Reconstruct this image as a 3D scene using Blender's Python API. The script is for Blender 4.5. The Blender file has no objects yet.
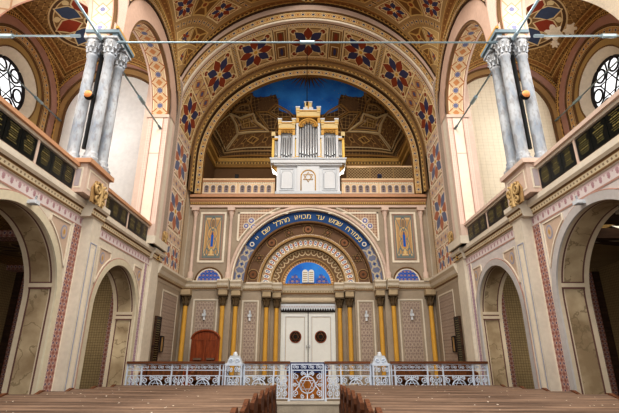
import bpy, math, random
from mathutils import Vector, Matrix
random.seed(7)
PI = math.pi
SC = bpy.context.scene
COL = SC.collection

# ------------------------------------------------------------------ colour and node helpers
def lin(c):
    out = []
    for v in c[:3]:
        v = v / 255.0
        out.append(v / 12.92 if v <= 0.04045 else ((v + 0.055) / 1.055) ** 2.4)
    return (out[0], out[1], out[2], 1.0)

class NT:
    def __init__(self, name):
        self.mat = bpy.data.materials.new(name)
        self.mat.use_nodes = True
        self.t = self.mat.node_tree
        self.bsdf = self.t.nodes['Principled BSDF']
    def n(self, typ, **kw):
        nd = self.t.nodes.new(typ)
        for k, v in kw.items():
            setattr(nd, k, v)
        return nd
    def put(self, sock, val):
        if hasattr(val, 'is_output') or isinstance(val, bpy.types.NodeSocket):
            self.t.links.new(val, sock)
        else:
            sock.default_value = val
    def m(self, op, a, b=None, c=None):
        nd = self.n('ShaderNodeMath', operation=op)
        self.put(nd.inputs[0], a)
        if b is not None: self.put(nd.inputs[1], b)
        if c is not None: self.put(nd.inputs[2], c)
        return nd.outputs[0]
    def mix(self, fac, a, b, blend='MIX'):
        nd = self.n('ShaderNodeMix', data_type='RGBA', blend_type=blend)
        self.put(nd.inputs[0], fac)
        self.put(nd.inputs[6], a)
        self.put(nd.inputs[7], b)
        return nd.outputs[2]
    def noise(self, scale, detail=3.0, coord='Object', stretch=None):
        tc = self.n('ShaderNodeTexCoord')
        src = tc.outputs[coord]
        if stretch:
            mp = self.n('ShaderNodeMapping')
            mp.inputs['Scale'].default_value = stretch
            self.t.links.new(src, mp.inputs[0]); src = mp.outputs[0]
        nd = self.n('ShaderNodeTexNoise')
        nd.inputs['Scale'].default_value = scale
        nd.inputs['Detail'].default_value = detail
        self.t.links.new(src, nd.inputs['Vector'])
        return nd.outputs['Fac']
    def ramp(self, x, a, b):
        nd = self.n('ShaderNodeMapRange')
        self.put(nd.inputs[0], x)
        nd.inputs[1].default_value = a; nd.inputs[2].default_value = b
        return nd.outputs[0]

def weather(k, col, amt=0.25, sc=1.3):
    if amt <= 0: return col
    a = k.ramp(k.noise(sc, 5), 0.3, 0.7)
    b = k.ramp(k.noise(sc * 9, 3), 0.3, 0.7)
    f = k.m('MULTIPLY_ADD', a, amt * 0.7, 1 - amt * 0.62)
    f = k.m('MULTIPLY_ADD', b, amt * 0.45, k.m('SUBTRACT', f, amt * 0.2))
    g = k.n('ShaderNodeCombineColor')
    for i in range(3): k.put(g.inputs[i], f)
    return k.mix(1.0, col, g.outputs[0], 'MULTIPLY')

MATS = {}
def plain(name, c, rough=0.75, metal=0.0, amt=0.22, sc=1.3, bump=0.0):
    k = NT(name)
    k.put(k.bsdf.inputs['Base Color'], weather(k, lin(c), amt, sc))
    k.bsdf.inputs['Roughness'].default_value = rough
    k.bsdf.inputs['Metallic'].default_value = metal
    k.bsdf.inputs['Specular IOR Level'].default_value = 0.25
    if bump:
        bp = k.n('ShaderNodeBump'); bp.inputs['Strength'].default_value = bump; bp.inputs['Distance'].default_value = 0.02
        k.put(bp.inputs['Height'], k.noise(sc * 14, 4)); k.put(k.bsdf.inputs['Normal'], bp.outputs[0])
    MATS[name] = k.mat
    return k.mat

def cell(name, base, layers, scale=(1, 1), rot=False, amt=0.22, sc=1.3, rough=0.75, metal=0.0):
    """painted repeat pattern: UV cell (fract) with shapes laid over a base colour"""
    k = NT(name)
    uv = k.n('ShaderNodeUVMap'); uv.uv_map = 'UVMap'
    sp = k.n('ShaderNodeSeparateXYZ'); k.t.links.new(uv.outputs[0], sp.inputs[0])
    U = k.m('MULTIPLY', sp.outputs[0], scale[0]); V = k.m('MULTIPLY', sp.outputs[1], scale[1])
    if rot:
        U, V = k.m('ADD', U, V), k.m('SUBTRACT', U, V)
    X = k.m('SUBTRACT', k.m('FRACT', U), 0.5); Y = k.m('SUBTRACT', k.m('FRACT', V), 0.5)
    col = lin(base)
    lt = lambda a, b: k.m('LESS_THAN', a, b)
    def rng(a, lo, hi): return k.m('MULTIPLY', k.m('GREATER_THAN', a, lo), lt(a, hi))
    def at(cx, cy):
        return (k.m('SUBTRACT', X, cx) if cx else X), (k.m('SUBTRACT', Y, cy) if cy else Y)
    for L in layers:
        t = L[0]; c = lin(L[-1])
        if t in ('disc', 'ring', 'dia', 'diar', 'star', 'starr', 'petal'):
            x, y = at(L[1], L[2])
        if t == 'disc': f = lt(k.m('SQRT', k.m('MULTIPLY_ADD', x, x, k.m('MULTIPLY', y, y))), L[3])
        elif t == 'ring': f = rng(k.m('SQRT', k.m('MULTIPLY_ADD', x, x, k.m('MULTIPLY', y, y))), L[3], L[4])
        elif t == 'dia': f = lt(k.m('ADD', k.m('ABSOLUTE', x), k.m('ABSOLUTE', y)), L[3])
        elif t == 'diar': f = rng(k.m('ADD', k.m('ABSOLUTE', x), k.m('ABSOLUTE', y)), L[3], L[4])
        elif t == 'box':
            x, y = at(L[1], L[2]); f = k.m('MULTIPLY', lt(k.m('ABSOLUTE', x), L[3]), lt(k.m('ABSOLUTE', y), L[4]))
        elif t == 'boxr':
            mx = k.m('MAXIMUM', k.m('ABSOLUTE', X), k.m('ABSOLUTE', Y)); f = rng(mx, L[1], L[2])
        elif t == 'xline': f = lt(k.m('ABSOLUTE', k.m('SUBTRACT', k.m('ABSOLUTE', X), k.m('ABSOLUTE', Y))), L[1])
        elif t == 'plus': f = lt(k.m('MINIMUM', k.m('ABSOLUTE', X), k.m('ABSOLUTE', Y)), L[1])
        elif t == 'h': f = rng(Y, L[1], L[2])
        elif t == 'v': f = rng(X, L[1], L[2])
        elif t == 'zig': f = lt(k.m('ABSOLUTE', k.m('SUBTRACT', Y, k.m('MULTIPLY_ADD', k.m('ABSOLUTE', X), L[1], L[2]))), L[3])
        elif t in ('star', 'starr'):
            ax = k.m('MULTIPLY', k.m('ABSOLUTE', x), 0.866)
            d1 = k.m('MAXIMUM', k.m('MULTIPLY', y, -1.0), k.m('MULTIPLY_ADD', y, 0.5, ax))
            d2 = k.m('MAXIMUM', y, k.m('MULTIPLY_ADD', y, -0.5, ax))
            if t == 'star': f = lt(k.m('MINIMUM', d1, d2), L[3] * 0.5)
            else: f = k.m('MAXIMUM', rng(d1, L[3] * 0.5 - L[4], L[3] * 0.5), rng(d2, L[3] * 0.5 - L[4], L[3] * 0.5))
        elif t == 'petal':   # cx cy n phase r0 half-length half-width parity colour
            n, ph, r0, hl, hw, par = L[3:9]
            asp = 1.0
            r = k.m('SQRT', k.m('MULTIPLY_ADD', x, x, k.m('MULTIPLY', y, y)))
            th = k.m('MULTIPLY_ADD', k.m('ARCTAN2', y, x), n / (2 * PI), n + ph)
            a = k.m('MULTIPLY', k.m('SUBTRACT', k.m('FRACT', th), 0.5), 2 * PI / n)
            px = k.m('DIVIDE', k.m('ABSOLUTE', k.m('SUBTRACT', k.m('MULTIPLY', r, k.m('COSINE', a)), r0)), hl)
            py = k.m('DIVIDE', k.m('ABSOLUTE', k.m('MULTIPLY', r, k.m('SINE', a))), hw)
            f = k.m('MULTIPLY', lt(k.m('ADD', px, k.m('MULTIPLY', py, 0.75)), 1.0), lt(py, 1.0))
            if par is not None:
                od = k.m('MODULO', k.m('FLOOR', th), 2.0)
                f = k.m('MULTIPLY', f, k.m('GREATER_THAN', od, 0.5) if par else lt(od, 0.5))
        col = k.mix(f, col, c)
    k.put(k.bsdf.inputs['Base Color'], weather(k, col, amt, sc))
    k.bsdf.inputs['Roughness'].default_value = rough
    k.bsdf.inputs['Metallic'].default_value = metal
    k.bsdf.inputs['Specular IOR Level'].default_value = 0.2
    MATS[name] = k.mat
    return k.mat

def wood(name, c1, c2, rough=0.6, stretch=(1, 12, 12), sc=1.6):
    k = NT(name)
    a = k.ramp(k.noise(sc, 6, stretch=stretch), 0.32, 0.68)
    b = k.ramp(k.noise(0.9, 4), 0.35, 0.65)
    col = k.mix(a, lin(c1), lin(c2))
    k.put(k.bsdf.inputs['Base Color'], weather(k, col, 0.3, 2.0))
    k.bsdf.inputs['Roughness'].default_value = rough
    k.bsdf.inputs['Specular IOR Level'].default_value = 0.25
    bp = k.n('ShaderNodeBump'); bp.inputs['Strength'].default_value = 0.25; bp.inputs['Distance'].default_value = 0.01
    k.put(bp.inputs['Height'], a); k.put(k.bsdf.inputs['Normal'], bp.outputs[0])
    MATS[name] = k.mat
    return k.mat

# ------------------------------------------------------------------ mesh builder
class MB:
    def __init__(self):
        self.v = []; self.f = []; self.mi = []; self.uv = []; self.slots = []; self.smooth = []
    def slot(self, mat):
        mat = MATS[mat] if isinstance(mat, str) else mat
        if mat not in self.slots: self.slots.append(mat)
        return self.slots.index(mat)
    def face(self, pts, mat, uvs=None, smooth=False):
        b = len(self.v)
        self.v.extend([tuple(p) for p in pts])
        self.f.append(tuple(range(b, b + len(pts))))
        self.mi.append(self.slot(mat))
        if uvs is None:
            p0 = Vector(pts[0]); n = (Vector(pts[1]) - p0).cross(Vector(pts[2]) - p0)
            ax = max(range(3), key=lambda i: abs(n[i]))
            i, j = [(1, 2), (0, 2), (0, 1)][ax]
            uvs = [(p[i], p[j]) for p in pts]
        self.uv.append(uvs); self.smooth.append(smooth)
    def box(self, x0, x1, y0, y1, z0, z1, mat):
        x0, x1 = min(x0, x1), max(x0, x1); y0, y1 = min(y0, y1), max(y0, y1); z0, z1 = min(z0, z1), max(z0, z1)
        P = [(x0, y0, z0), (x1, y0, z0), (x1, y1, z0), (x0, y1, z0), (x0, y0, z1), (x1, y0, z1), (x1, y1, z1), (x0, y1, z1)]
        for q in ((0, 3, 2, 1), (4, 5, 6, 7), (0, 1, 5, 4), (1, 2, 6, 5), (2, 3, 7, 6), (3, 0, 4, 7)):
            self.face([P[i] for i in q], mat)
    def grid(self, fn, us, vs, mat, uvfn=None, smooth=True):
        """shared-vertex grid so smooth shading works"""
        b = len(self.v); nu, nv = len(us), len(vs)
        for u in us:
            for v in vs: self.v.append(tuple(fn(u, v)))
        s = self.slot(mat)
        for i in range(nu - 1):
            for j in range(nv - 1):
                a = [(i, j), (i + 1, j), (i + 1, j + 1), (i, j + 1)]
                self.f.append(tuple(b + p * nv + q for p, q in a)); self.mi.append(s)
                self.uv.append([(uvfn(us[p], vs[q]) if uvfn else (us[p], vs[q])) for p, q in a]); self.smooth.append(smooth)
    def lathe(self, prof, cx, cy, mat, n=16, a0=0, a1=2 * PI):
        self.grid(lambda u, v: (cx + prof[v][0] * math.cos(u), cy + prof[v][0] * math.sin(u), prof[v][1]),
                  [a0 + (a1 - a0) * i / n for i in range(n + 1)], list(range(len(prof))), mat,
                  lambda u, v: (u / (2 * PI) * 0.6, prof[v][1]))
    def tube(self, pts, r, mat, n=6, closed=False):
        pts = [Vector(p) for p in pts]
        if len(pts) < 2: return
        N = len(pts); rings = []
        for i, p in enumerate(pts):
            if closed: d = pts[(i + 1) % N] - pts[i - 1]
            else: d = pts[min(i + 1, N - 1)] - pts[max(i - 1, 0)]
            if d.length < 1e-9: d = Vector((0, 0, 1))
            d.normalize()
            up = Vector((0, 1, 0)) if abs(d.y) < 0.9 else Vector((1, 0, 0))
            a = d.cross(up).normalized(); c = d.cross(a)
            rr = r(i / (N - 1)) if callable(r) else r
            rings.append([p + a * rr * math.cos(2 * PI * j / n + PI / n) + c * rr * math.sin(2 * PI * j / n + PI / n) for j in range(n)])
        b = len(self.v); s = self.slot(mat)
        for R in rings: self.v.extend([tuple(q) for q in R])
        cnt = N if closed else N - 1
        for i in range(cnt):
            i2 = (i + 1) % N
            for j in range(n):
                j2 = (j + 1) % n
                self.f.append((b + i * n + j, b + i * n + j2, b + i2 * n + j2, b + i2 * n + j)); self.mi.append(s)
                self.uv.append([(0, 0), (1, 0), (1, 1), (0, 1)]); self.smooth.append(n > 4)
        if not closed:
            for i in (0, N - 1):
                self.f.append(tuple(b + i * n + j for j in range(n))); self.mi.append(s)
                self.uv.append([(0, 0)] * n); self.smooth.append(False)
    def prism(self, poly, place, d0, d1, mat, side=None):
        """2D outline swept from depth d0 to d1, place(h, z, d)"""
        n = len(poly)
        A = [place(h, z, d0) for h, z in poly]; B = [place(h, z, d1) for h, z in poly]
        self.face(A, mat, [(h, z) for h, z in poly]); self.face(B, mat, [(h, z) for h, z in poly])
        L = 0
        for i in range(n):
            j = (i + 1) % n
            w = math.hypot(poly[j][0] - poly[i][0], poly[j][1] - poly[i][1])
            self.face([A[i], A[j], B[j], B[i]], side or mat, [(L, d0), (L + w, d0), (L + w, d1), (L, d1)]); L += w
    def pbox(self, place, h0, h1, z0, z1, d0, d1, mat, uvs=None):
        self.prism([(h0, z0), (h1, z0), (h1, z1), (h0, z1)], place, d0, d1, mat)
    def rect(self, place, h0, h1, z0, z1, d, mat, fit=None):
        """flat rectangle; fit=(nu,nv) stretches that many pattern cells over it"""
        uv = None
        if fit: uv = [(0, 0), (fit[0], 0), (fit[0], fit[1]), (0, fit[1])]
        else: uv = [(h0, z0), (h1, z0), (h1, z1), (h0, z1)]
        self.face([place(h0, z0, d), place(h1, z0, d), place(h1, z1, d), place(h0, z1, d)], mat, uv)
    def frame(self, place, h0, h1, z0, z1, w, d0, d1, mat):
        self.pbox(place, h0, h1, z0, z0 + w, d0, d1, mat); self.pbox(place, h0, h1, z1 - w, z1, d0, d1, mat)
        self.pbox(place, h0, h0 + w, z0 + w, z1 - w, d0, d1, mat); self.pbox(place, h1 - w, h1, z0 + w, z1 - w, d0, d1, mat)
    def disc(self, place, h, z, r, d, mat, n=24, rz=None, a0=0, a1=2 * PI, uvr=0.5):
        rz = rz or r
        full = abs(a1 - a0 - 2 * PI) < 1e-6
        an = [a0 + (a1 - a0) * i / n for i in range(n + (0 if full else 1))]
        self.face([place(h + r * math.cos(t), z + rz * math.sin(t), d) for t in an], mat,
                  [(0.5 + uvr * math.cos(t), 0.5 + uvr * math.sin(t)) for t in an])
    # -------- arches: a, b half-axes about (hc, zs); leg = straight length below the springing
    def ring(self, place, hc, zs, a0, b0, a1, b1, d, mat, leg=0, cells=None, n=48, t0=0, t1=PI, clamp=None):
        P0, P1, S = arch_pts(hc, zs, a0, b0, leg, n, t0, t1), arch_pts(hc, zs, a1, b1, leg, n, t0, t1), arch_len(hc, zs, (a0 + a1) / 2, (b0 + b1) / 2, leg, n, t0, t1)
        w = abs(a1 - a0) or 0.1
        k = (cells or max(1, round(S[-1] / w))) / S[-1]
        if clamp:
            P0 = [(min(max(h, clamp[0]), clamp[1]), z) for h, z in P0]; P1 = [(min(max(h, clamp[0]), clamp[1]), z) for h, z in P1]
        for i in range(len(P0) - 1):
            self.face([place(*P0[i], d), place(*P0[i + 1], d), place(*P1[i + 1], d), place(*P1[i], d)], mat,
                      [(S[i] * k, 0.001), (S[i + 1] * k, 0.001), (S[i + 1] * k, 0.999), (S[i] * k, 0.999)])
    def soffit(self, place, hc, zs, a, b, d0, d1, mat, leg=0, cells=None, n=48, t0=0, t1=PI, metric=False):
        P, S = arch_pts(hc, zs, a, b, leg, n, t0, t1), arch_len(hc, zs, a, b, leg, n, t0, t1)
        w = abs(d1 - d0) or 0.1
        k = 1.0 if metric else (cells or max(1, round(S[-1] / w))) / S[-1]
        v0, v1 = (d0, d1) if metric else (0.001, 0.999)
        N = len(P)
        idx = list(range(N))
        self.grid(lambda i, j: place(*P[i], (d0, d1)[j]), idx, [0, 1], mat, lambda i, j: (S[i] * k, (v0, v1)[j]))
    def moulding(self, place, hc, zs, a, b, r, d, mat, leg=0, n=48, t0=0, t1=PI, m=6):
        """half-round roll along an arch"""
        P = arch_pts(hc, zs, a, b, leg, n, t0, t1)
        self.tube([place(h, z, d) for h, z in P], r, mat, m)
    def wall(self, place, h0, h1, z0, z1, d, mat, openings=()):
        """flat wall with round-headed openings (hc, zs, a, b)"""
        ops = sorted(openings); x = h0
        for hc, zs, a, b in ops:
            self.rect(place, x, hc - a, z0, z1, d, mat)
            P = arch_pts(hc, zs, a, b, 0, 28)
            for i in range(len(P) - 1):
                p, q = P[i], P[i + 1]
                self.face([place(*p, d), place(*q, d), place(q[0], z1, d), place(p[0], z1, d)], mat, [p, q, (q[0], z1), (p[0], z1)])
            x = hc + a
        self.rect(place, x, h1, z0, z1, d, mat)
    def profile(self, place, h0, h1, prof, mat, back=None):
        """cornice: list of (z, d) extruded from h0 to h1; mat one or a list per step"""
        for i in range(len(prof) - 1):
            (z0, d0), (z1, d1) = prof[i], prof[i + 1]
            m = mat[i] if isinstance(mat, (list, tuple)) else mat
            w = math.hypot(z1 - z0, d1 - d0) or 0.01
            self.face([place(h0, z0, d0), place(h1, z0, d0), place(h1, z1, d1), place(h0, z1, d1)], m,
                      [(h0 / w, 0.001), (h1 / w, 0.001), (h1 / w, 0.999), (h0 / w, 0.999)])
        if back is not None:
            for z, d in (prof[0], prof[-1]): self.face([place(h0, z, d), place(h1, z, d), place(h1, z, back), place(h0, z, back)], mat[0] if isinstance(mat, (list, tuple)) else mat)
        for h in (h0, h1):
            pts = [place(h, z, d) for z, d in prof]
            if back is not None: pts += [place(h, prof[-1][0], back), place(h, prof[0][0], back)]
            if len(pts) > 2: self.face(pts, mat[0] if isinstance(mat, (list, tuple)) else mat)
    def build(self, name, parent=None, kind=None, label=None, cat=None, group=None, loc=None):
        me = bpy.data.meshes.new(name)
        v = self.v
        if loc: v = [(p[0] - loc[0], p[1] - loc[1], p[2] - loc[2]) for p in v]
        me.from_pydata(v, [], self.f)
        for s in self.slots: me.materials.append(s)
        me.polygons.foreach_set('material_index', self.mi)
        me.polygons.foreach_set('use_smooth', self.smooth)
        ul = me.uv_layers.new(name='UVMap')
        flat = [c for f in self.uv for p in f for c in p]
        ul.data.foreach_set('uv', flat)
        me.update()
        o = bpy.data.objects.new(name, me); COL.objects.link(o)
        if parent: o.parent = parent
        if loc: o.location = loc
        tag(o, label, cat, group, kind)
        return o

def arch_pts(hc, zs, a, b, leg=0, n=48, t0=0, t1=PI):
    P = [(hc - a * math.cos(t0 + (t1 - t0) * i / n), zs + b * math.sin(t0 + (t1 - t0) * i / n)) for i in range(n + 1)]
    if leg:
        if t0 == 0: P = [(hc - a, zs - leg)] + P
        if abs(t1 - PI) < 1e-6: P = P + [(hc + a, zs - leg)]
    return P
def arch_len(*args):
    P = arch_pts(*args); S = [0]
    for i in range(1, len(P)): S.append(S[-1] + math.hypot(P[i][0] - P[i - 1][0], P[i][1] - P[i - 1][1]))
    return S

def tag(o, label=None, cat=None, group=None, kind=None):
    if label: o['label'] = label
    if cat: o['category'] = cat
    if group: o['group'] = group
    if kind: o['kind'] = kind
def thing(name, label, cat, loc=(0, 0, 0), group=None, rz=0):
    o = bpy.data.objects.new(name, None); COL.objects.link(o)
    o.location = loc; o.rotation_euler = (0, 0, rz); o.empty_display_size = 0.1
    tag(o, label, cat, group); return o
def dup(root, loc, label=None, rz=None):
    r = root.copy(); COL.objects.link(r); r.location = loc
    if rz is not None: r.rotation_euler = (0, 0, rz)
    if label: r['label'] = label
    for ch in list(root.children):
        c = ch.copy(); COL.objects.link(c); c.parent = r
        for g in list(ch.children):
            d = g.copy(); COL.objects.link(d); d.parent = c
    return r
def struct(mb, name, parent=None): return mb.build(name, parent, kind='structure')

# placements: front-facing planes at y, and side walls at x = s*X (d grows outward, away from the nave)
def front(y): return lambda h, z, d: (h, y + d, z)
def sidew(s, X): return lambda h, z, d: (s * (X + d), h, z)
SIDE = {-1: 'left', 1: 'right'}
# ------------------------------------------------------------------ materials
plain('letter_gold', (232, 206, 140), amt=0); plain('cream', (213, 202, 184)); plain('cream_arch', (206, 195, 170)); plain('lavender', (206, 197, 192)); plain('grey_arch', (184, 178, 174)); plain('blue_grey', (152, 156, 174)); plain('tri_fill', (196, 172, 152)); plain('raw_bright', (250, 240, 222), amt=.1); plain('cream_light', (228, 216, 196), amt=.18); plain('stone', (196, 180, 156)); plain('stone_front', (162, 147, 128)); plain('pink_arch', (190, 160, 142))
plain('pink', (208, 184, 168)); plain('red_brown', (106, 74, 66)); plain('cream_dull', (196, 170, 128)); plain('ochre_dark', (150, 112, 62)); plain('ochre_wall', (168, 140, 90)); plain('pink_deep', (176, 138, 124)); plain('pink_wood', (196, 150, 116), rough=.5)
plain('mauve', (186, 172, 172)); plain('brown', (112, 84, 56)); plain('brown_dark', (70, 50, 34)); plain('tan', (168, 136, 92)); plain('ochre', (190, 150, 84))
plain('bal_tan', (218, 188, 152)); plain('niche_grey', (138, 128, 132)); plain('white', (212, 214, 216), amt=.08, rough=.5); plain('white_grey', (198, 202, 206), amt=.12, rough=.5); plain('door_white', (224, 224, 218), amt=.1, rough=.45)
plain('gold', (196, 152, 80), rough=.5, metal=.2, amt=.2); plain('gold_paint', (214, 176, 92), rough=.45, metal=.2); plain('gold_column', (206, 158, 70), rough=.45, amt=.22, sc=3)
plain('capital_dark', (92, 74, 50), amt=.4, sc=5, rough=.6); plain('block_tan', (176, 156, 126), amt=.35, sc=6)
plain('dark', (34, 28, 24), amt=.1); plain('black', (22, 22, 22), rough=.35, amt=.1); plain('plaque_black', (24, 27, 26), rough=.22, amt=.15, sc=4)
plain('gold_text', (128, 116, 66), rough=.5, amt=0); plain('steel', (150, 170, 178), rough=.35, metal=.5, amt=.1); plain('slab_steel', (118, 134, 142), rough=.5, amt=.2, sc=4)
plain('iron_white', (206, 214, 226), rough=.5, amt=.12, sc=5); plain('pipe_tin', (206, 208, 210), rough=.35, metal=.35, amt=.05); plain('mouth', (40, 40, 44), amt=0)
plain('floor_stone', (96, 88, 80), amt=.45, sc=2.5, bump=.3); plain('platform_stone', (178, 166, 148), amt=.35, sc=3); plain('ornament_gilt', (190, 160, 112), amt=.4, sc=9); plain('plaster_aisle', (150, 130, 98), amt=.4)
plain('plaster_white', (224, 221, 216), amt=.22, sc=.8, bump=.15); plain('blue_cloth', (44, 54, 92), rough=.9, amt=.2)
plain('tablet_white', (226, 224, 216), amt=.06); plain('amber', (226, 150, 92), rough=.3, amt=.05); plain('chrome', (200, 204, 208), rough=.25, metal=.8, amt=.05)
plain('broken_lath', (150, 122, 86), amt=.4, sc=4); plain('raw_plaster', (232, 218, 196), amt=.3, sc=3); plain('lead', (40, 38, 40), amt=.05)
plain('bronze', (112, 74, 46), rough=.4, metal=.4, amt=.3, sc=8)
def column_stone():
    k = NT('column_stone')
    a = k.ramp(k.noise(5, 6, stretch=(1, 1, .35)), .35, .66); b = k.ramp(k.noise(14, 5, stretch=(1, 1, .5)), .5, .62)
    col = k.mix(a, lin((132, 140, 150)), lin((186, 187, 188))); col = k.mix(k.m('MULTIPLY', b, .45), col, lin((116, 106, 98)))
    k.put(k.bsdf.inputs['Base Color'], col); k.bsdf.inputs['Roughness'].default_value = .6; MATS['column_stone'] = k.mat
column_stone()
def sky_paint():
    k = NT('sky_paint')
    b = k.ramp(k.noise(1.2, 4), .3, .75); col = k.mix(b, lin((20, 98, 192)), lin((60, 148, 228)))
    st = k.n('ShaderNodeTexVoronoi'); st.inputs['Scale'].default_value = 7
    tc = k.n('ShaderNodeTexCoord'); k.t.links.new(tc.outputs['Object'], st.inputs['Vector'])
    col = k.mix(k.m('LESS_THAN', st.outputs['Distance'], .1), col, lin((150, 140, 90)))
    k.put(k.bsdf.inputs['Base Color'], col); k.bsdf.inputs['Roughness'].default_value = .8; MATS['sky_paint'] = k.mat
sky_paint()
def marble_panel():
    k = NT('marble_panel')
    a = k.ramp(k.noise(1.6, 8), .38, .62); col = k.mix(a, lin((136, 114, 84)), lin((184, 164, 132)))
    v = k.m('LESS_THAN', k.m('ABSOLUTE', k.m('SUBTRACT', k.noise(2.2, 8), .5)), .012); col = k.mix(k.m('MULTIPLY', v, .6), col, lin((110, 92, 62)))
    k.put(k.bsdf.inputs['Base Color'], col); k.bsdf.inputs['Roughness'].default_value = .6; MATS['marble_panel'] = k.mat
marble_panel()
def stained_glass():
    k = NT('window_glass')
    tr = k.n('ShaderNodeBsdfTransparent'); gl = k.n('ShaderNodeBsdfTranslucent'); mx = k.n('ShaderNodeMixShader')
    gl.inputs[0].default_value = (.93, .96, 1, 1); mx.inputs[0].default_value = .35
    k.t.links.new(tr.outputs[0], mx.inputs[1]); k.t.links.new(gl.outputs[0], mx.inputs[2])
    k.t.links.new(mx.outputs[0], k.t.nodes['Material Output'].inputs[0]); MATS['window_glass'] = k.mat
stained_glass()

# painted repeats. Bands: v spans the band, one cell per band width
cell('chain', (188, 148, 94), [('h', -.5, -.42, (96, 66, 40)), ('h', .42, .5, (96, 66, 40)), ('h', -.42, -.36, (226, 204, 156)), ('h', .36, .42, (226, 204, 156)),
     ('diar', 0, 0, .3, .37, (120, 74, 44)), ('diar', 0, 0, .37, .42, (230, 208, 164)), ('disc', 0, 0, .2, (236, 216, 172)), ('disc', 0, 0, .15, (64, 66, 94)), ('disc', .5, 0, .09, (120, 70, 44)), ('disc', -.5, 0, .09, (120, 70, 44))])
cell('chain_pale', (206, 180, 140), [('h', -.5, -.44, (150, 106, 80)), ('h', .44, .5, (150, 106, 80)), ('xline', .05, (234, 216, 184)), ('disc', 0, 0, .2, (236, 220, 190)), ('disc', 0, 0, .14, (110, 104, 124)), ('dia', .5, 0, .16, (182, 122, 84)), ('dia', -.5, 0, .16, (182, 122, 84))])
cell('crown_ivory', (218, 202, 160), [('disc', 0, 0, .16, (150, 128, 90)), ('dia', .5, .5, .14, (190, 150, 104)), ('dia', -.5, -.5, .14, (190, 150, 104))], scale=(2, 2), amt=.15)
cell('soffit_s', (208, 182, 146), [('h', -.5, -.45, (150, 100, 74)), ('h', .45, .5, (150, 100, 74)), ('h', -.45, -.4, (238, 218, 184)), ('h', .4, .45, (238, 218, 184)), ('xline', .05, (176, 116, 76)), ('dia', .5, 0, .22, (190, 132, 86)), ('dia', -.5, 0, .22, (190, 132, 86)),
     ('disc', 0, 0, .25, (240, 220, 184)), ('ring', 0, 0, .18, .22, (150, 96, 66)), ('disc', 0, 0, .16, (110, 112, 140))])
cell('soffit_pale', (226, 206, 180), [('h', -.5, -.44, (206, 160, 140)), ('h', .44, .5, (206, 160, 140)), ('xline', .04, (206, 164, 130)), ('diar', 0, 0, .3, .35, (214, 150, 120)), ('disc', 0, 0, .2, (240, 226, 206)), ('disc', 0, 0, .12, (140, 140, 168))])
cell('dentil', (226, 212, 182), [('h', -.5, -.38, (170, 138, 98)), ('box', 0, .02, .2, .18, (160, 138, 112)), ('h', .4, .5, (176, 140, 96))])
cell('dentil_gold', (196, 158, 94), [('box', 0, 0, .3, .34, (84, 60, 36)), ('h', .4, .5, (232, 210, 160))])
cell('dots', (176, 150, 120), [('h', -.5, -.42, (206, 188, 160)), ('h', .42, .5, (206, 188, 160)), ('disc', 0, 0, .36, (236, 226, 206)), ('disc', 0, 0, .24, (92, 112, 156)), ('disc', 0, 0, .1, (238, 230, 206)), ('disc', .5, 0, .17, (170, 92, 62)), ('disc', -.5, 0, .17, (170, 92, 62))], amt=.12)
cell('scallop', (116, 90, 66), [('ring', 0, -.3, .42, .54, (206, 184, 148)), ('disc', 0, -.3, .3, (132, 104, 76)), ('disc', 0, -.3, .12, (208, 188, 150)), ('h', -.5, -.4, (206, 184, 148))], amt=.12)
cell('red_strip', (160, 122, 112), [('diar', 0, 0, .3, .4, (208, 176, 160)), ('dia', 0, 0, .22, (92, 84, 110)), ('dia', .5, .5, .26, (142, 86, 74)), ('dia', -.5, .5, .26, (142, 86, 74)), ('dia', .5, -.5, .26, (142, 86, 74)), ('dia', -.5, -.5, .26, (142, 86, 74))], scale=(9, 9), amt=.2)
cell('mauve_strip', (170, 144, 158), [('diar', 0, 0, .3, .42, (222, 202, 196)), ('dia', 0, 0, .2, (132, 106, 128)), ('dia', .5, .5, .2, (170, 116, 110)), ('dia', -.5, -.5, .2, (170, 116, 110))], scale=(11, 11), amt=.2)
cell('pink_check', (222, 196, 180), [('dia', 0, 0, .3, (206, 160, 150))], scale=(18, 18), amt=.15)
cell('lattice_brown', (104, 74, 44), [('xline', .06, (140, 106, 62)), ('disc', 0, 0, .2, (164, 128, 76)), ('disc', 0, 0, .13, (80, 54, 32)), ('h', -.5, -.4, (120, 88, 50)), ('h', .4, .5, (120, 88, 50))], amt=.2)
cell('wall_diaper', (158, 140, 126), [('xline', .08, (182, 166, 150)), ('disc', 0, 0, .2, (182, 166, 150)), ('disc', 0, 0, .13, (128, 108, 104)), ('dia', .5, 0, .16, (136, 116, 108)), ('dia', -.5, 0, .16, (136, 116, 108)), ('dia', 0, .5, .16, (136, 116, 108)), ('dia', 0, -.5, .16, (136, 116, 108))], scale=(8, 5), amt=.2)
cell('fine_diaper', (158, 142, 128), [('xline', .09, (186, 170, 152)), ('disc', 0, 0, .16, (118, 104, 108))], scale=(13, 13), amt=.2)
cell('aisle_diaper', (148, 128, 94), [('xline', .1, (176, 154, 116)), ('disc', 0, 0, .2, (122, 102, 72))], scale=(15, 15), amt=.3)
cell('brick_pale', (226, 214, 190), [('plus', .02, (196, 180, 152))], scale=(6, 9), amt=.16, sc=.8)
cell('spandrel', (168, 138, 116), [('ring', 0, 0, .28, .36, (206, 184, 158)), ('disc', 0, 0, .14, (206, 184, 158)), ('dia', .5, .5, .3, (136, 106, 90)), ('dia', -.5, -.5, .3, (136, 106, 90)), ('dia', .5, -.5, .3, (136, 106, 90)), ('dia', -.5, .5, .3, (136, 106, 90))], scale=(10, 10), amt=.15)
cell('brown_band', (110, 84, 64), [('h', -.5, -.44, (176, 148, 116)), ('h', .44, .5, (176, 148, 116)), ('xline', .03, (112, 84, 64))], amt=.15)
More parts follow.
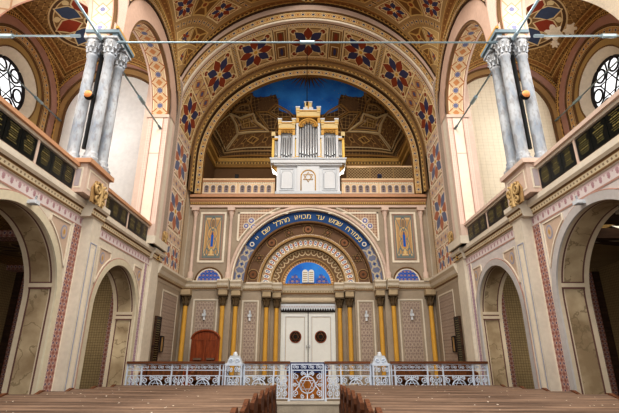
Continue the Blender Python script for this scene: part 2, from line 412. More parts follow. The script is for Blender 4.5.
cell('panel_blue', (186, 148, 102), [('boxr', .45, .5, (120, 128, 124)), ('boxr', .41, .43, (222, 198, 156)), ('xline', .025, (122, 132, 126)), ('ring', 0, .3, .13, .17, (104, 116, 120)), ('disc', 0, .3, .1, (140, 118, 94)), ('ring', 0, -.05, .24, .27, (210, 176, 120)), ('ring', .14, .08, .12, .145, (112, 128, 128)), ('ring', -.14, .08, .12, .145, (112, 128, 128)), ('ring', .14, -.2, .12, .145, (112, 128, 128)), ('ring', -.14, -.2, .12, .145, (112, 128, 128)),
     ('box', 0, -.08, .11, .19, (198, 150, 92)), ('box', 0, -.1, .07, .14, (40, 96, 180)), ('box', 0, .07, .05, .03, (80, 84, 120)), ('ring', -.25, -.36, .06, .1, (104, 124, 126)), ('ring', .25, -.36, .06, .1, (104, 124, 126)), ('disc', 0, -.36, .07, (214, 186, 130))], amt=.12)
cell('blue_gold', (34, 92, 180), [('ring', 0, 0, .22, .27, (206, 166, 90)), ('disc', 0, 0, .14, (196, 140, 80)), ('xline', .025, (170, 140, 96)), ('disc', .5, 0, .08, (150, 96, 70)), ('disc', -.5, 0, .12, (170, 90, 60))], scale=(6, 6), amt=.1)
plain('cream_gold', (222, 200, 150), amt=.15); cell('blue_band', (46, 78, 124), [], amt=.25, sc=4)
cell('blue_lattice', (112, 116, 136), [('xline', .09, (176, 162, 142)), ('ring', 0, 0, .2, .3, (186, 172, 146)), ('disc', 0, 0, .12, (56, 78, 124))], amt=.12)
cell('coffer_brown', (116, 86, 50), [('boxr', .42, .5, (176, 142, 88)), ('boxr', .36, .4, (78, 54, 30)), ('ring', 0, 0, .16, .22, (172, 136, 76)), ('dia', 0, 0, .1, (190, 150, 80))], scale=(3.4, 3.4), amt=.25)
cell('coffer_grid', (84, 62, 42), [('plus', .1, (134, 104, 66)), ('disc', 0, 0, .12, (170, 136, 80))], scale=(6, 6), amt=.2)
cell('lattice_gold', (122, 86, 48), [('xline', .07, (190, 154, 92)), ('disc', 0, 0, .18, (196, 160, 96)), ('disc', 0, 0, .1, (140, 70, 40)), ('boxr', .45, .5, (206, 176, 116))], amt=.15)
F_IV = (226, 204, 160); F_RED = (140, 66, 40); F_BLU = (66, 66, 98); F_GRD = (190, 158, 110)
def flower(name, ground, red, blu, iv):
    cell(name, ground, [('boxr', .46, .5, iv), ('boxr', .42, .44, (110, 76, 44)), ('dia', .36, .36, .12, iv), ('dia', -.36, .36, .12, iv), ('dia', .36, -.36, .12, iv), ('dia', -.36, -.36, .12, iv), ('disc', .36, .36, .06, red), ('disc', -.36, .36, .06, red), ('disc', .36, -.36, .06, red), ('disc', -.36, -.36, .06, red),
      ('petal', 0, 0, 8, .5, .275, .225, .125, None, iv), ('petal', 0, 0, 8, .5, .275, .195, .105, 0, red), ('petal', 0, 0, 8, .5, .275, .195, .105, 1, blu), ('disc', 0, 0, .075, iv), ('disc', 0, 0, .05, (206, 160, 70))], amt=.12)
flower('flower', F_GRD, F_RED, F_BLU, F_IV)
flower('flower_pale', (206, 184, 158), (176, 116, 90), (112, 118, 142), (228, 214, 192))
cell('small_pair', (150, 112, 68), [('boxr', .45, .5, F_IV), ('box', 0, .24, .3, .18, F_IV), ('box', 0, .24, .26, .15, (120, 84, 50)), ('disc', 0, .24, .12, F_BLU), ('box', 0, -.24, .3, .18, F_IV), ('box', 0, -.24, .26, .15, (120, 84, 50)), ('disc', 0, -.24, .12, F_RED)], amt=.12)
cell('diamonds', (206, 176, 128), [('boxr', .46, .5, (150, 106, 74)), ('diar', 0, 0, .38, .44, (150, 96, 66)), ('dia', 0, 0, .3, (160, 100, 66)), ('disc', 0, 0, .14, (96, 96, 126)), ('dia', .5, .5, .2, (120, 112, 132)), ('dia', -.5, .5, .2, (120, 112, 132)), ('dia', .5, -.5, .2, (176, 110, 78)), ('dia', -.5, -.5, .2, (176, 110, 78))], scale=(1, 1), amt=.12)
cell('dentil_red', (176, 120, 84), [('box', 0, 0, .28, .3, (226, 196, 150)), ('h', -.5, -.38, (226, 196, 150)), ('h', .38, .5, (226, 196, 150))], amt=.12)
cell('diamonds_pale', (212, 194, 170), [('boxr', .46, .5, (186, 150, 132)), ('diar', 0, 0, .38, .44, (186, 140, 120)), ('dia', 0, 0, .3, (186, 146, 124)), ('disc', 0, 0, .14, (128, 130, 150)), ('dia', .5, .5, .2, (140, 138, 152)), ('dia', -.5, .5, .2, (140, 138, 152))], amt=.15)
cell('pendentive', (190, 158, 106), [('boxr', .46, .5, (228, 204, 156)), ('zig', 1.7, -.38, .05, (226, 200, 150)), ('zig', 1.7, -.2, .04, (110, 76, 46)), ('dia', 0, .12, .16, (130, 88, 52)), ('petal', 0, .1, 5, .2, .16, .14, .07, 0, (150, 62, 34)), ('petal', 0, .1, 5, .2, .16, .14, .07, 1, (62, 62, 104))], amt=.12)
cell('vault_brown', (128, 96, 56), [('xline', .06, (176, 140, 86)), ('disc', 0, 0, .15, (96, 66, 38))], scale=(5, 5), amt=.2)
cell('vault_band', (134, 92, 52), [('h', -.5, -.4, (206, 170, 108)), ('h', .4, .5, (206, 170, 108)), ('h', -.32, -.28, (196, 158, 98)), ('h', .28, .32, (196, 158, 98)), ('disc', 0, 0, .12, (170, 130, 76))], amt=.12)
cell('pew_plain', (120, 100, 84), [], amt=.3)
cell('trefoil', (206, 172, 138), [('h', -.5, -.4, (160, 116, 84)), ('h', .4, .5, (228, 204, 170))], amt=.15)
cell('drops', (214, 202, 198), [('h', .26, .5, (196, 172, 170)), ('disc', 0, .1, .2, (176, 142, 146)), ('dia', 0, -.12, .2, (170, 132, 136)), ('dia', .5, .2, .12, (186, 156, 156)), ('dia', -.5, .2, .12, (186, 156, 156))], amt=.14)
cell('triangle', (206, 184, 164), [('boxr', .44, .5, (176, 128, 112)), ('ring', 0, 0, .2, .27, (140, 148, 168)), ('disc', 0, 0, .1, (190, 150, 120))], scale=(2.6, 2.6), amt=.15)
cell('mesh', (92, 84, 72), [('xline', .08, (130, 118, 96))], scale=(20, 20), amt=.1)
wood('pew_wood', (60, 42, 32), (120, 92, 72), stretch=(1.2, 14, 14)); wood('pew_top', (62, 46, 38), (150, 124, 104), rough=.5, stretch=(.5, 9, 9)); wood('pew_end', (78, 46, 30), (126, 80, 52), stretch=(14, 14, 1.2))
wood('red_wood', (112, 52, 28), (150, 78, 42), rough=.4, stretch=(12, 12, 1.2)); wood('bench_wood', (88, 52, 28), (128, 80, 44), rough=.5, stretch=(12, 12, 1.4)); wood('orange_wood', (146, 88, 34), (182, 116, 46), rough=.45, stretch=(12, 12, 1.4)); wood('rail_wood', (92, 56, 36), (122, 76, 48), stretch=(1, 14, 14))
wood('dark_wood', (52, 36, 26), (84, 60, 42), stretch=(1, 10, 10)); wood('grille_brown', (86, 52, 30), (120, 74, 42), stretch=(4, 4, 4))
# ------------------------------------------------------------------ setting: floor and platform
mb = MB(); mb.box(-9, 9, -3, 18.6, -.15, 0, 'floor_stone'); struct(mb, 'floor')
mb = MB(); mb.box(-4.4, 4.4, 10.45, 16.2, .02, .65, 'platform_stone'); mb.box(-1.4, 1.4, 10.1, 10.45, .02, .42, 'floor_stone'); mb.box(-1.5, 1.5, 10.43, 10.47, .6, .66, 'cream')
struct(mb, 'floor_platform')

CY1, CY2, R1, R2, ZS = 6.18, 9.98, 1.32, 1.13, 2.5     # ground arcade
SY, SR, SZ = 9.675, 1.525, 8.4                      # upper side arches
NY = 5.875
VX, VY, VHX, VHY = 6.55, 10.125, 1.75, 1.975        # gallery vault
def vault(dx, dy): return 10.1 + .85 * (1 - (dx / VHX) ** 2) + .4 * (1 - (dy / VHY) ** 2)
F12 = [i / 12 for i in range(13)]
cell('medal', (120, 88, 52), [('disc', 0, 0, .5, (200, 172, 126)), ('disc', 0, 0, .48, (86, 60, 38)), ('disc', 0, 0, .445, (200, 172, 126)), ('disc', 0, 0, .43, (124, 94, 58)), ('petal', 0, 0, 8, .5, .285, .185, .12, None, (204, 180, 136)), ('petal', 0, 0, 8, .5, .285, .16, .1, 0, (138, 58, 36)), ('petal', 0, 0, 8, .5, .285, .16, .1, 1, (64, 74, 96)), ('petal', 0, 0, 8, 0, .4, .05, .045, None, (204, 180, 136)), ('disc', 0, 0, .09, (204, 180, 136)), ('disc', 0, 0, .07, (52, 38, 28))], amt=.25)
cell('medal_dull', (120, 98, 68), [('disc', 0, 0, .48, (150, 128, 92)), ('disc', 0, 0, .45, (110, 86, 60)), ('disc', 0, 0, .36, (156, 134, 100)), ('disc', 0, 0, .34, (118, 96, 68)), ('petal', 0, 0, 8, .5, .2, .15, .07, None, (160, 138, 104)), ('petal', 0, 0, 8, .5, .2, .12, .05, None, (92, 74, 64)), ('disc', 0, 0, .06, (80, 66, 60))], amt=.4)
PEEL = [(1.02, .42, .2, .26), (1.3, .1, .12, .2), (1.2, .75, .1, .12)]
def hole_wall(mb, place, h0, h1, z0, z1, hc, zc, r, mat, n=64):
    def edge(t):
        c, s_ = math.cos(t), math.sin(t); k = 1e9
        if c > 1e-9: k = min(k, (h1 - hc) / c)
        if c < -1e-9: k = min(k, (h0 - hc) / c)
        if s_ > 1e-9: k = min(k, (z1 - zc) / s_)
        if s_ < -1e-9: k = min(k, (z0 - zc) / s_)
        return hc + k * c, zc + k * s_
    an = sorted([2 * PI * i / n for i in range(n)] + [math.atan2(z - zc, h - hc) % (2 * PI) for h in (h0, h1) for z in (z0, z1)]); an.append(an[0] + 2 * PI)
    for a, b in zip(an, an[1:]):
        q = [(hc + r * math.cos(a), zc + r * math.sin(a)), edge(a), edge(b), (hc + r * math.cos(b), zc + r * math.sin(b))]
        mb.face([place(h, z, 0) for h, z in q], mat, q)

for s in (-1, 1):
    side = SIDE[s]
    pl = sidew(s, 4.4)
    lowm, archm = ('cream', 'cream_arch') if s < 0 else ('lavender', 'grey_arch')
    # ---------- ground arcade
    mb = MB()
    mb.wall(pl, 3.0, 12.2, 0, 4.0, 0, lowm, [(CY1, ZS, R1, R1), (CY2, ZS, R2, R2)])
    mb.wall(pl, 3.0, 12.2, 0, 4.0, .55, 'plaster_aisle', [(CY1, ZS, R1, R1), (CY2, ZS, R2, R2)])
    for hc, R in ((CY1, R1), (CY2, R2)):
        bands = [(0, .06, 'stone'), (.06, .09, 'red_brown'), (.09, .11, 'stone'), (.11, .43, 'marble_panel'), (.43, .46, 'red_brown'), (.46, .55, 'stone')]
        for d0, d1, m in bands: mb.soffit(pl, hc, ZS, R, R, d0, d1, m, leg=ZS)
        zb = ZS + (.22 if hc == CY1 else -.02)
        for zz in (zb, zb + .1, .5):                              # panel breaks on both jambs
            for e in (-1, 1): mb.pbox(lambda h, z, d, e=e, hc=hc, R=R: pl(hc + e * (R - h), z, d), -.002, .045, zz, zz + .03, .07, .45, 'red_brown')
            for e in (-1, 1): mb.pbox(lambda h, z, d, e=e, hc=hc, R=R: pl(hc + e * (R - h), z, d), -.002, .042, zz + .03, zz + .1, .05, .47, 'stone')
        mb.ring(pl, hc, ZS, R, R, R + .14, R + .14, -.03, archm, leg=ZS)
        mb.soffit(pl, hc, ZS, R, R, -.03, 0, archm, leg=ZS); mb.soffit(pl, hc, ZS, R + .14, R + .14, -.03, 0, archm, leg=ZS)
        mb.moulding(pl, hc, ZS, R + .15, R + .15, .014, -.01, 'pink_deep', leg=ZS)
        for e in (-1, 1):                                                # painted corner triangles
            o = R + .2
            cur = [(hc + e * o * math.cos(t), ZS + o * math.sin(t)) for t in [math.radians(a) for a in range(24, 64, 4)]]
            cx = hc + e * (o * math.cos(math.radians(24)) - .01); tz = min(3.93, ZS + o * math.sin(math.radians(62)) + .12)
            tri = cur + [(cur[-1][0], tz), (cx, tz)]
            mb.prism(tri, pl, -.012, 0, 'tri_fill')
            for k in range(len(tri)): mb.tube([pl(*tri[k], -.014), pl(*tri[(k + 1) % len(tri)], -.014)], .018, 'cream_light', 4)
            ox, oz = cx - e * .17, tz - .2
            mb.disc(pl, ox, oz, .1, -.016, 'blue_grey', 18, rz=.13); mb.disc(pl, ox, oz, .075, -.019, 'tri_fill', 18, rz=.1); mb.disc(pl, ox, oz, .03, -.022, 'ochre', 10, rz=.05)
    mb.rect(pl, 7.69, 7.94, 0, 3.98, -.012, 'red_strip'); mb.rect(pl, 7.66, 7.69, 0, 3.98, -.012, 'mauve_strip'); mb.rect(pl, 11.3, 11.5, 0, 3.98, -.012, 'mauve_strip'); mb.rect(pl, 4.3, 4.5, 0, 3.98, -.012, 'red_strip')
    mb.rect(pl, 8.36, 8.5, 0, 3.98, -.012, 'pink')
    for zz in (7.66, 7.945, 11.3, 11.5): mb.pbox(pl, zz - .012, zz + .012, 0, 3.98, -.018, 0, 'cream_light')
    struct(mb, 'wall_%s_arcade' % side)
    mb = MB()                                                            # pilaster under the column cluster
    mb.pbox(pl, 7.95, 8.32, 0, 4.17, -.2, 0, 'cream')
    mb.frame(pl, 8.01, 8.26, .5, 3.7, .018, -.206, -.2, 'blue_grey'); mb.pbox(pl, 8.08, 8.19, .6, 3.6, -.204, -.2, 'cream_light')
    mb.pbox(pl, 11.62, 12.2, 0, 4.17, -.08, 0, 'cream'); mb.pbox(pl, 7.92, 8.36, 0, .3, -.25, 0, 'stone')
    struct(mb, 'trim_1_%s_pilasters' % side)
    # ---------- cornice and parapet
    mb = MB()
    mb.rect(pl, 3.0, 12.2, 4.0, 4.17, -.006, 'drops', fit=(50, 1)); mb.rect(pl, 3.0, 12.2, 3.97, 4.0, -.008, 'pink_deep')
    prof = [(4.17, 0), (4.19, -.03), (4.22, -.03), (4.31, -.05), (4.34, -.07), (4.38, -.11), (4.47, -.11), (4.5, -.02)]
    pm = ['cream', 'brown', 'dentil', 'brown', 'cream_light', 'cream', 'pink']
    for a, b, off in ((3.0, 7.8, 0), (7.8, 8.37, -.2), (8.37, 11.55, 0), (11.55, 12.28, -.08)):
        mb.profile(pl, a, b, [(z, d + off) for z, d in prof], pm, back=0)
    struct(mb, 'trim_2_%s_cornice' % side)
    mb = MB()
    mb.rect(pl, 3.0, 12.2, 4.5, 4.96, 0, 'pink'); mb.rect(pl, 3.0, 12.2, 4.15, 5.0, .14, 'plaster_aisle')
    for a, b in ((3.0, 7.36), (8.27, 11.2)):
        mb.pbox(pl, a, b, 4.95, 5.0, -.05, .16, 'cream'); mb.pbox(pl, a, b, 5.0, 5.07, -.1, .2, 'pink_wood' if s < 0 else 'pink'); mb.pbox(pl, a, b, 4.5, 4.53, -.03, 0, 'cream_light')
    mb.pbox(pl, 7.36, 8.27, 4.5, 5.08, -.24, .42, 'pink'); mb.pbox(pl, 7.3, 8.31, 5.08, 5.17, -.31, .47, 'pink_wood' if s < 0 else 'pink')
    mb.frame(pl, 7.45, 8.2, 4.6, 5.0, .03, -.248, -.24, 'cream_light')
    pf = lambda h, z, d: (s * (4.4 + h), 7.36 + d, z)
    mb.frame(pf, -.17, .1, 4.58, 5.0, .03, -.01, 0, 'cream_light'); mb.pbox(pf, -.13, .06, 4.62, 4.96, -.008, 0, 'mauve')
    struct(mb, 'wall_%s_parapet' % side)
    # ---------- gallery floor, aisle ceiling
    mb = MB()
    if s < 0: mb.box(s * 4.6, s * 8.3, 3.0, 12.1, 4.06, 4.16, 'dark_wood')
    else:
        for x0, x1, y0, y1 in ((4.6, 5.35, 3, 12.1), (7.3, 8.3, 3, 12.1), (5.35, 7.3, 3, 7.1), (5.35, 7.3, 8.75, 12.1)): mb.box(x0, x1, y0, y1, 4.06, 4.16, 'dark_wood')
        for x in (5.7, 6.3, 6.95): mb.box(x, x + .12, 7.1, 8.75, 4.06, 4.16, 'broken_lath'); struct(mb, 'floor_%s_gallery' % side)
    mb = MB()
    if s < 0:
        mb.box(s * 4.95, s * 8.3, 3.0, 12.1, 4.0, 4.05, 'vault_brown')
        for y in (5.0, 8.2, 11.6): mb.box(s * 4.85, s * 8.3, y, y + .35, 3.86, 4.0, 'red_strip')
        for y in (6.6, 9.9):
            mb.grid(lambda u, v, y=y: (s * 6.6 + v * math.cos(u), y + v * math.sin(u), 3.985), [2 * PI * i / 32 for i in range(33)], [0.01, 1.1], 'medal_dull', lambda u, v: (.5 + .45 * v * math.cos(u), .5 + .45 * v * math.sin(u)))
    else:
        # decayed ceiling: bare laths with pale broken plaster and open gaps
        mb.box(s * 4.95, s * 5.3, 3.0, 12.1, 4.0, 4.05, 'plaster_aisle'); mb.box(s * 5.3, s * 8.3, 9.4, 12.1, 4.0, 4.05, 'plaster_aisle')
        rnd = random.Random(3)
        for i in range(26):
            y = 3.2 + i * .24
            if i in (9, 10, 17, 18, 19, 20, 21, 22): continue
            mb.box(s * 5.3, s * 8.3, y, y + .2, 4.0 + rnd.uniform(0, .02), 4.04, 'broken_lath')
        for y, w in ((5.2, .3), (6.9, .26), (8.05, .22)): mb.box(s * 4.95, s * 8.3, y, y + w, 3.8, 4.0, 'dark_wood')
        for x0, x1, y0, y1, t in ((5.3, 6.6, 6.0, 6.5, .1), (5.3, 6.3, 7.25, 7.6, -.12), (5.5, 6.6, 8.3, 8.7, .08), (5.2, 6.0, 8.95, 9.3, .05)):
            mb.face([(s * x0, y0, 3.97), (s * x1, y0 + t, 3.9), (s * (x1 - .2), y1, 3.96), (s * (x0 + .3), y1 - t, 3.98)], 'raw_plaster')
        for pts in ([(5.35, 8.5, 4.0), (6.9, 8.6, 4.02), (6.8, 8.46, 3.86), (5.9, 8.4, 3.8), (5.4, 8.42, 3.88)], [(5.2, 8.9, 3.98), (5.75, 8.95, 3.98), (5.65, 8.82, 3.7), (5.3, 8.8, 3.66)], [(5.9, 7.9, 4.0), (7.2, 8.0, 4.0), (7.1, 7.9, 3.9), (6.2, 7.84, 3.86)]): mb.face(pts, 'raw_bright')
        mb.face([(5.2, 8.2, 3.86), (7.6, 8.5, 3.72), (7.6, 8.72, 3.7), (5.2, 8.42, 3.84)], 'dark_wood'); mb.face([(5.1, 7.2, 3.95), (7.4, 6.9, 3.8), (7.4, 7.05, 3.78), (5.1, 7.4, 3.93)], 'broken_lath')
    struct(mb, 'ceiling_%s_aisle' % side)
    # ---------- outer walls of aisle and gallery
    mb = MB(); po = sidew(s, 8.3)
    mb.rect(po, 3.0, 12.1, 0, 4.1, 0, 'aisle_diaper'); mb.pbox(po, 7.5, 8.0, 0, 4.0, -.12, 0, 'plaster_aisle'); mb.rect(po, 7.62, 7.88, .2, 3.8, -.125, 'red_strip')
    pe = lambda h, z, d: (s * h, 12.1 + d, z)
    mb.rect(pe, 4.4, 8.3, 0, 4.1, 0, 'aisle_diaper'); mb.pbox(pe, 4.84, 5.0, 0, 4.0, -.1, 0, 'plaster_aisle'); mb.rect(pe, 5.22, 5.5, 0, 3.9, -.012, 'red_strip'); mb.rect(pe, 7.86, 8.12, 0, 3.9, -.012, 'red_strip'); mb.pbox(pe, 6.3, 7.84, .0, 3.4, -.06, 0, 'dark_wood'); mb.pbox(pe, 8.13, 8.3, 0, 3.9, -.05, 0, 'dark_wood')  # wood panels widened; their dark colour also stands in for shade here
    mb.pbox(pe, 4.9, 8.3, 0, .35, -.06, 0, 'stone')
    struct(mb, 'wall_%s_aisle' % side)
    mb = MB()
    WC, WZ, WR = 10.15, 8.84, .78
    hole_wall(mb, po, 3.0, 12.1, 4.1, 11.8, WC, WZ, 1.02, 'ochre_wall')
    mb.grid(lambda t, r: po(WC + r * math.cos(t), WZ + r * math.sin(t), .24 * (1.02 - r) / .24), [2 * PI * i / 48 for i in range(49)], [1.02, .95, .87, WR], 'cream')
    mb.ring(po, WC, WZ, 1.02, 1.02, 1.06, 1.06, -.02, 'brown', leg=0, t0=0, t1=2 * PI)
    for a, b, d, m in ((1.26, 1.31, -.05, 'brown'), (1.31, 1.54, -.08, 'chain'), (1.54, 1.6, -.1, 'brown'), (1.6, 1.84, -.14, 'pink_deep'), (1.84, 1.92, -.2, 'dentil_gold')):
        mb.ring(po, WC, WZ, a, a, b, b, d, m, leg=3.6); mb.soffit(po, WC, WZ, a, a, d, 0, m, leg=3.6)
    mb.rect(po, 8.2, 11.9, 4.2, 6.6, -.004, 'ochre_wall')
    struct(mb, 'wall_%s_gallery' % side)
    # round window with star tracery
    w = MB(); w.disc(po, WC, WZ, WR + .02, .27, 'window_glass', 48); win = struct(w, 'window_%d' % (1 if s < 0 else 2))
    f = MB(); circ = lambda r, cx=0, cz=0, n=28, d=.25: [po(WC + cx + r * math.cos(2 * PI * i / n), WZ + cz + r * math.sin(2 * PI * i / n), d) for i in range(n)]
    f.tube(circ(WR, n=48), .05, 'lead', 6, True)
    for k in range(2):
        f.tube([po(WC + .44 * math.cos(PI / 2 + k * PI + 2 * PI * i / 3), WZ + .44 * math.sin(PI / 2 + k * PI + 2 * PI * i / 3), .25) for i in range(3)], .03, 'lead', 5, True)
    for i in range(6):
        a = PI / 2 + i * PI / 3
        f.tube(circ(.19, .56 * math.cos(a + PI / 6), .56 * math.sin(a + PI / 6), 18), .03, 'lead', 5, True)
        f.tube([po(WC + .4 * math.cos(a), WZ + .4 * math.sin(a), .25), po(WC + .78 * math.cos(a), WZ + .78 * math.sin(a), .25)], .024, 'lead', 5)
    f.build('window_tracery', win, kind='structure')
    # end wall of the gallery: pale blind arch
    mb = MB()
    mb.rect(pe, 4.4, 8.35, 4.1, 11.8, .0, 'brick_pale' if s > 0 else 'plaster_white')
    EC, EZ = 6.35, 9.0
    for a, b, d, m in ((1.58, 1.64, -.06, 'brown'), (1.64, 1.8, -.1, 'tan'), (1.8, 1.86, -.13, 'brown'), (1.86, 2.06, -.17, 'pink_deep'), (2.06, 2.14, -.22, 'dentil_gold')):
        mb.ring(pe, EC, EZ, a, a, b, b, d, m, leg=4.8); mb.soffit(pe, EC, EZ, a, a, d, 0, m, leg=4.8)
    struct(mb, 'wall_%s_gallery_end' % side)
    # ---------- gallery vault
    mb = MB()
    g = lambda ox: (lambda u, v: (s * (VX + u * VHX), VY + v * VHY, vault(u * VHX, v * VHY) - ox))
    UU = [-1 + 2 * i / 20 for i in range(21)]
    mb.grid(g(0), UU, UU, 'vault_brown', lambda u, v: (u * VHX, v * VHY))
    for e in (-1, 1):
        for a, b, m in ((1.0, .88, 'vault_band'), (.84, .76, 'vault_band')):
            mb.grid(g(.015), [e * a, e * b], [v * a for v in UU], m, lambda u, v, a=a, b=b: (v * 9, (abs(u) - b) / (a - b) * .998 + .001))
            mb.grid(g(.015), [v * a for v in UU], [e * a, e * b], m, lambda u, v, a=a, b=b: (u * 9, (abs(v) - b) / (a - b) * .998 + .001))
    RM = 1.1
    mb.grid(lambda t, r: (s * (VX + .12 + r * math.cos(t)), VY + .3 + r * math.sin(t), vault(.12 + r * math.cos(t), .3 + r * math.sin(t)) - .02), [2 * PI * i / 40 for i in range(41)], [0.001, .4, .8, RM], 'medal',
            lambda t, r: (.5 + .5 * r / RM * math.cos(t), .5 + .5 * r / RM * math.sin(t)))
    if s > 0:                                                            # peeled plaster showing pale render
        rnd = random.Random(11)
        for cx, cy, rx, ry in PEEL:
            q_ = [1 + .2 * math.sin(3 * i * .45 + cx * 9) + rnd.uniform(-.14, .14) for i in range(28)]
            pts = [(cx + rx * q_[i] * math.cos(2 * PI * i / 28), cy + ry * q_[i] * math.sin(2 * PI * i / 28)) for i in range(28)]
            mb.face([(VX + x, VY + y, vault(x, y) - .03) for x, y in pts], 'raw_plaster', pts)
    struct(mb, 'ceiling_%s_gallery' % side)
    # ---------- upper side arches over the columns
    mb = MB(); pa = sidew(s, 4.4)
    for hc, sm, clamp in ((SY, 'soffit_s', (7.775, 11.75)), (NY, 'soffit_pale', (3.9, 7.775))):
        mb.soffit(pa, hc, SZ + .1, SR, SR, -.14, .34, sm, leg=.38)
        mb.soffit(pa, hc, SZ + .1, SR, SR, -.2, -.14, 'brown', leg=.38); mb.soffit(pa, hc, SZ + .1, SR, SR, .34, .4, 'pink', leg=.38)
        for a, b, d, m in ((SR, SR + .07, -.2, 'brown'), (SR + .07, SR + .55, -.22, 'pink_check' if hc == NY else 'pink_arch'), (SR + .55, SR + .6, -.25, 'brown_dark'), (SR + .6, SR + .72, -.28, 'chain'), (SR + .72, SR + .82, -.3, 'dentil_gold')):
            mb.ring(pa, hc, SZ + .1, a, a, b, b, d, m, clamp=clamp)
            if d < -.2: mb.soffit(pa, hc, SZ + .1, a, a, d, d + .04, m, t0=math.radians(30), t1=math.radians(150))
        mb.wall(pa, hc - 1.9, hc + 1.9, SZ + .1, 11.4, .4, 'pink', [(hc, SZ + .1, SR, SR)])
    pt = lambda h, z, d: (s * h, 7.4 + d, z)
    mb.soffit(pt, 6.25, SZ + .1, 1.45, 1.45, 0, .75, 'soffit_pale' if s < 0 else 'raw_plaster', leg=.25); mb.wall(pt, 4.8, 8.3, SZ + .1, 11.8, 0, 'pink', [(6.25, SZ + .1, 1.45, 1.45)]); mb.wall(pt, 4.8, 8.3, SZ + .1, 11.8, .75, 'tan', [(6.25, SZ + .1, 1.45, 1.45)])
    mb.pbox(pt, 7.7, 8.3, 4.16, SZ + .1, 0, .75, 'pink')
    mb.pbox(lambda h, z, d: (s * d, h, z), 7.41, 8.14, 8.26, SZ + .1, 4.2, 4.79, 'pink_check')
    struct(mb, 'wall_%s_arches' % side)
    # ---------- pier between gallery and chancel
    mb = MB()
    mb.pbox(pa, 11.2, 12.2, 4.5, 10.3, -.2, .55, 'pink')
    pp = lambda h, z, d: (s * h, 11.2 + d, z)
    mb.rect(pp, 4.2, 4.34, 5.05, 8.4, -.012, 'pink_check'); mb.rect(pp, 4.34, 4.66, 5.05, 8.4, -.012, 'cream_light'); mb.rect(pp, 4.66, 4.8, 5.05, 8.4, -.012, 'pink_check')
    for x in (4.345, 4.655): mb.pbox(pp, x - .012, x + .012, 5.05, 8.4, -.025, 0, 'pink_deep')
    mb.pbox(pp, 4.18, 4.84, 8.4, 8.5, -.05, 0, 'pink'); mb.pbox(pp, 4.34, 4.66, 7.2, 7.23, -.02, 0, 'pink')
    mb.rect(pa, 11.35, 11.6, 4.6, 9.6, -.206, 'cream'); mb.rect(pa, 11.8, 12.1, 4.6, 10.2, -.206, 'fine_diaper')
    mb.pbox(pa, 11.15, 12.25, 4.5, 4.72, -.26, .0, 'cream')
    struct(mb, 'trim_3_%s_pier' % side)
    # ---------- pendentive beside the chancel arch
    mb = MB()
    def L(u):
        ph = math.radians(47 - 99 * u); return Vector((s * 4.14, SY + 2.32 * math.sin(ph), SZ + .1 + 2.32 * math.cos(ph)))
    def Rr(u):
        x = 4.3 * (1 - u); return Vector((s * x, 12.18, 8.7 + 5.12 * math.sqrt(max(0, 1 - (x / 4.7) ** 2))))
    def P(u, v):
        a, b = L(u), Rr(u ** 1.25); p = a.lerp(b, v); p.z += .55 * math.sin(PI * v) * min(1, u * 2.5); return p
    N1, N2 = [i / 30 for i in range(31)], [i / 14 for i in range(15)]
    mb.grid(P, N1, N2, 'tan', lambda u, v: (u, v))
    def Pt(u0, u1, v0, v1, m, fu=1, fv=1):
        mb.grid(lambda u, v: P(u, v) - Vector((0, .01, .02)), [u0 + (u1 - u0) * i / 8 for i in range(9)], [v0 + (v1 - v0) * i / 6 for i in range(7)], m, lambda u, v: ((u - u0) / (u1 - u0) * fu * .998 + .001, (v - v0) / (v1 - v0) * fv * .998 + .001))
    Pt(0.02, 1, .02, .09, 'vault_band', 18); Pt(0.02, 1, .91, .98, 'vault_band', 18)
    for (u0, u1) in ((.06, .16), (.18, .3), (.32, .36), (.38, .6), (.62, .66), (.68, .98)):
        w = u1 - u0
        if w < .05: Pt(u0, u1, .1, .9, 'chain', 1, 8)
        else:
            nv = max(1, round((.35 + 1.2 * u0) / .3)) if u0 > .3 else 2
            for k in range(nv):
                a, b = .12 + .76 * k / nv, .12 + .76 * (k + 1) / nv - .02
                mt = 'flower' if (u0 > .36 and k % 2 == 0 and w > .2) else ('pendentive' if k % 2 == 0 else 'lattice_gold')
                Pt(u0, u1, a, b, mt)
    struct(mb, 'ceiling_%s_pendentive' % side)
    if s > 0:                                                            # crown of the nave vault between the two pendentives
        mb = MB()
        def crown(w_, v):
            p = P(1, v); return (p.x * w_, p.y, p.z + (14.35 - p.z) * (1 - w_ * w_) * (1 - v * .75))
        mb.grid(crown, [-1 + i / 12 for i in range(25)], [i / 12 for i in range(13)], 'crown_ivory', lambda u, v: (u * 9, v * 9))
        struct(mb, 'ceiling_nave')
    # ---------- chancel side wall below the springing
    mb = MB()
    mb.rect(pl, 12.2, 16.0, 0, 4.2, 0, 'stone_front'); mb.rect(pl, 12.2, 15.2, 4.2, 8.0, .03, 'stone')
    mb.rect(pl, 12.2, 12.45, .65, 3.85, -.006, 'cream'); mb.frame(pl, 13.0, 14.55, 1.0, 3.55, .05, -.012, 0, 'cream'); mb.rect(pl, 13.1, 14.45, 1.3, 3.46, -.008, 'wall_diaper')
    mb.profile(pl, 12.2, 15.0, [(3.72, 0), (3.78, -.05), (3.84, -.05), (3.9, -.1), (4.0, -.14), (4.1, -.18), (4.16, -.18), (4.2, 0)], ['cream', 'brown', 'dentil', 'cream', 'stone', 'cream', 'cream'])
    struct(mb, 'wall_%s_chancel' % side)

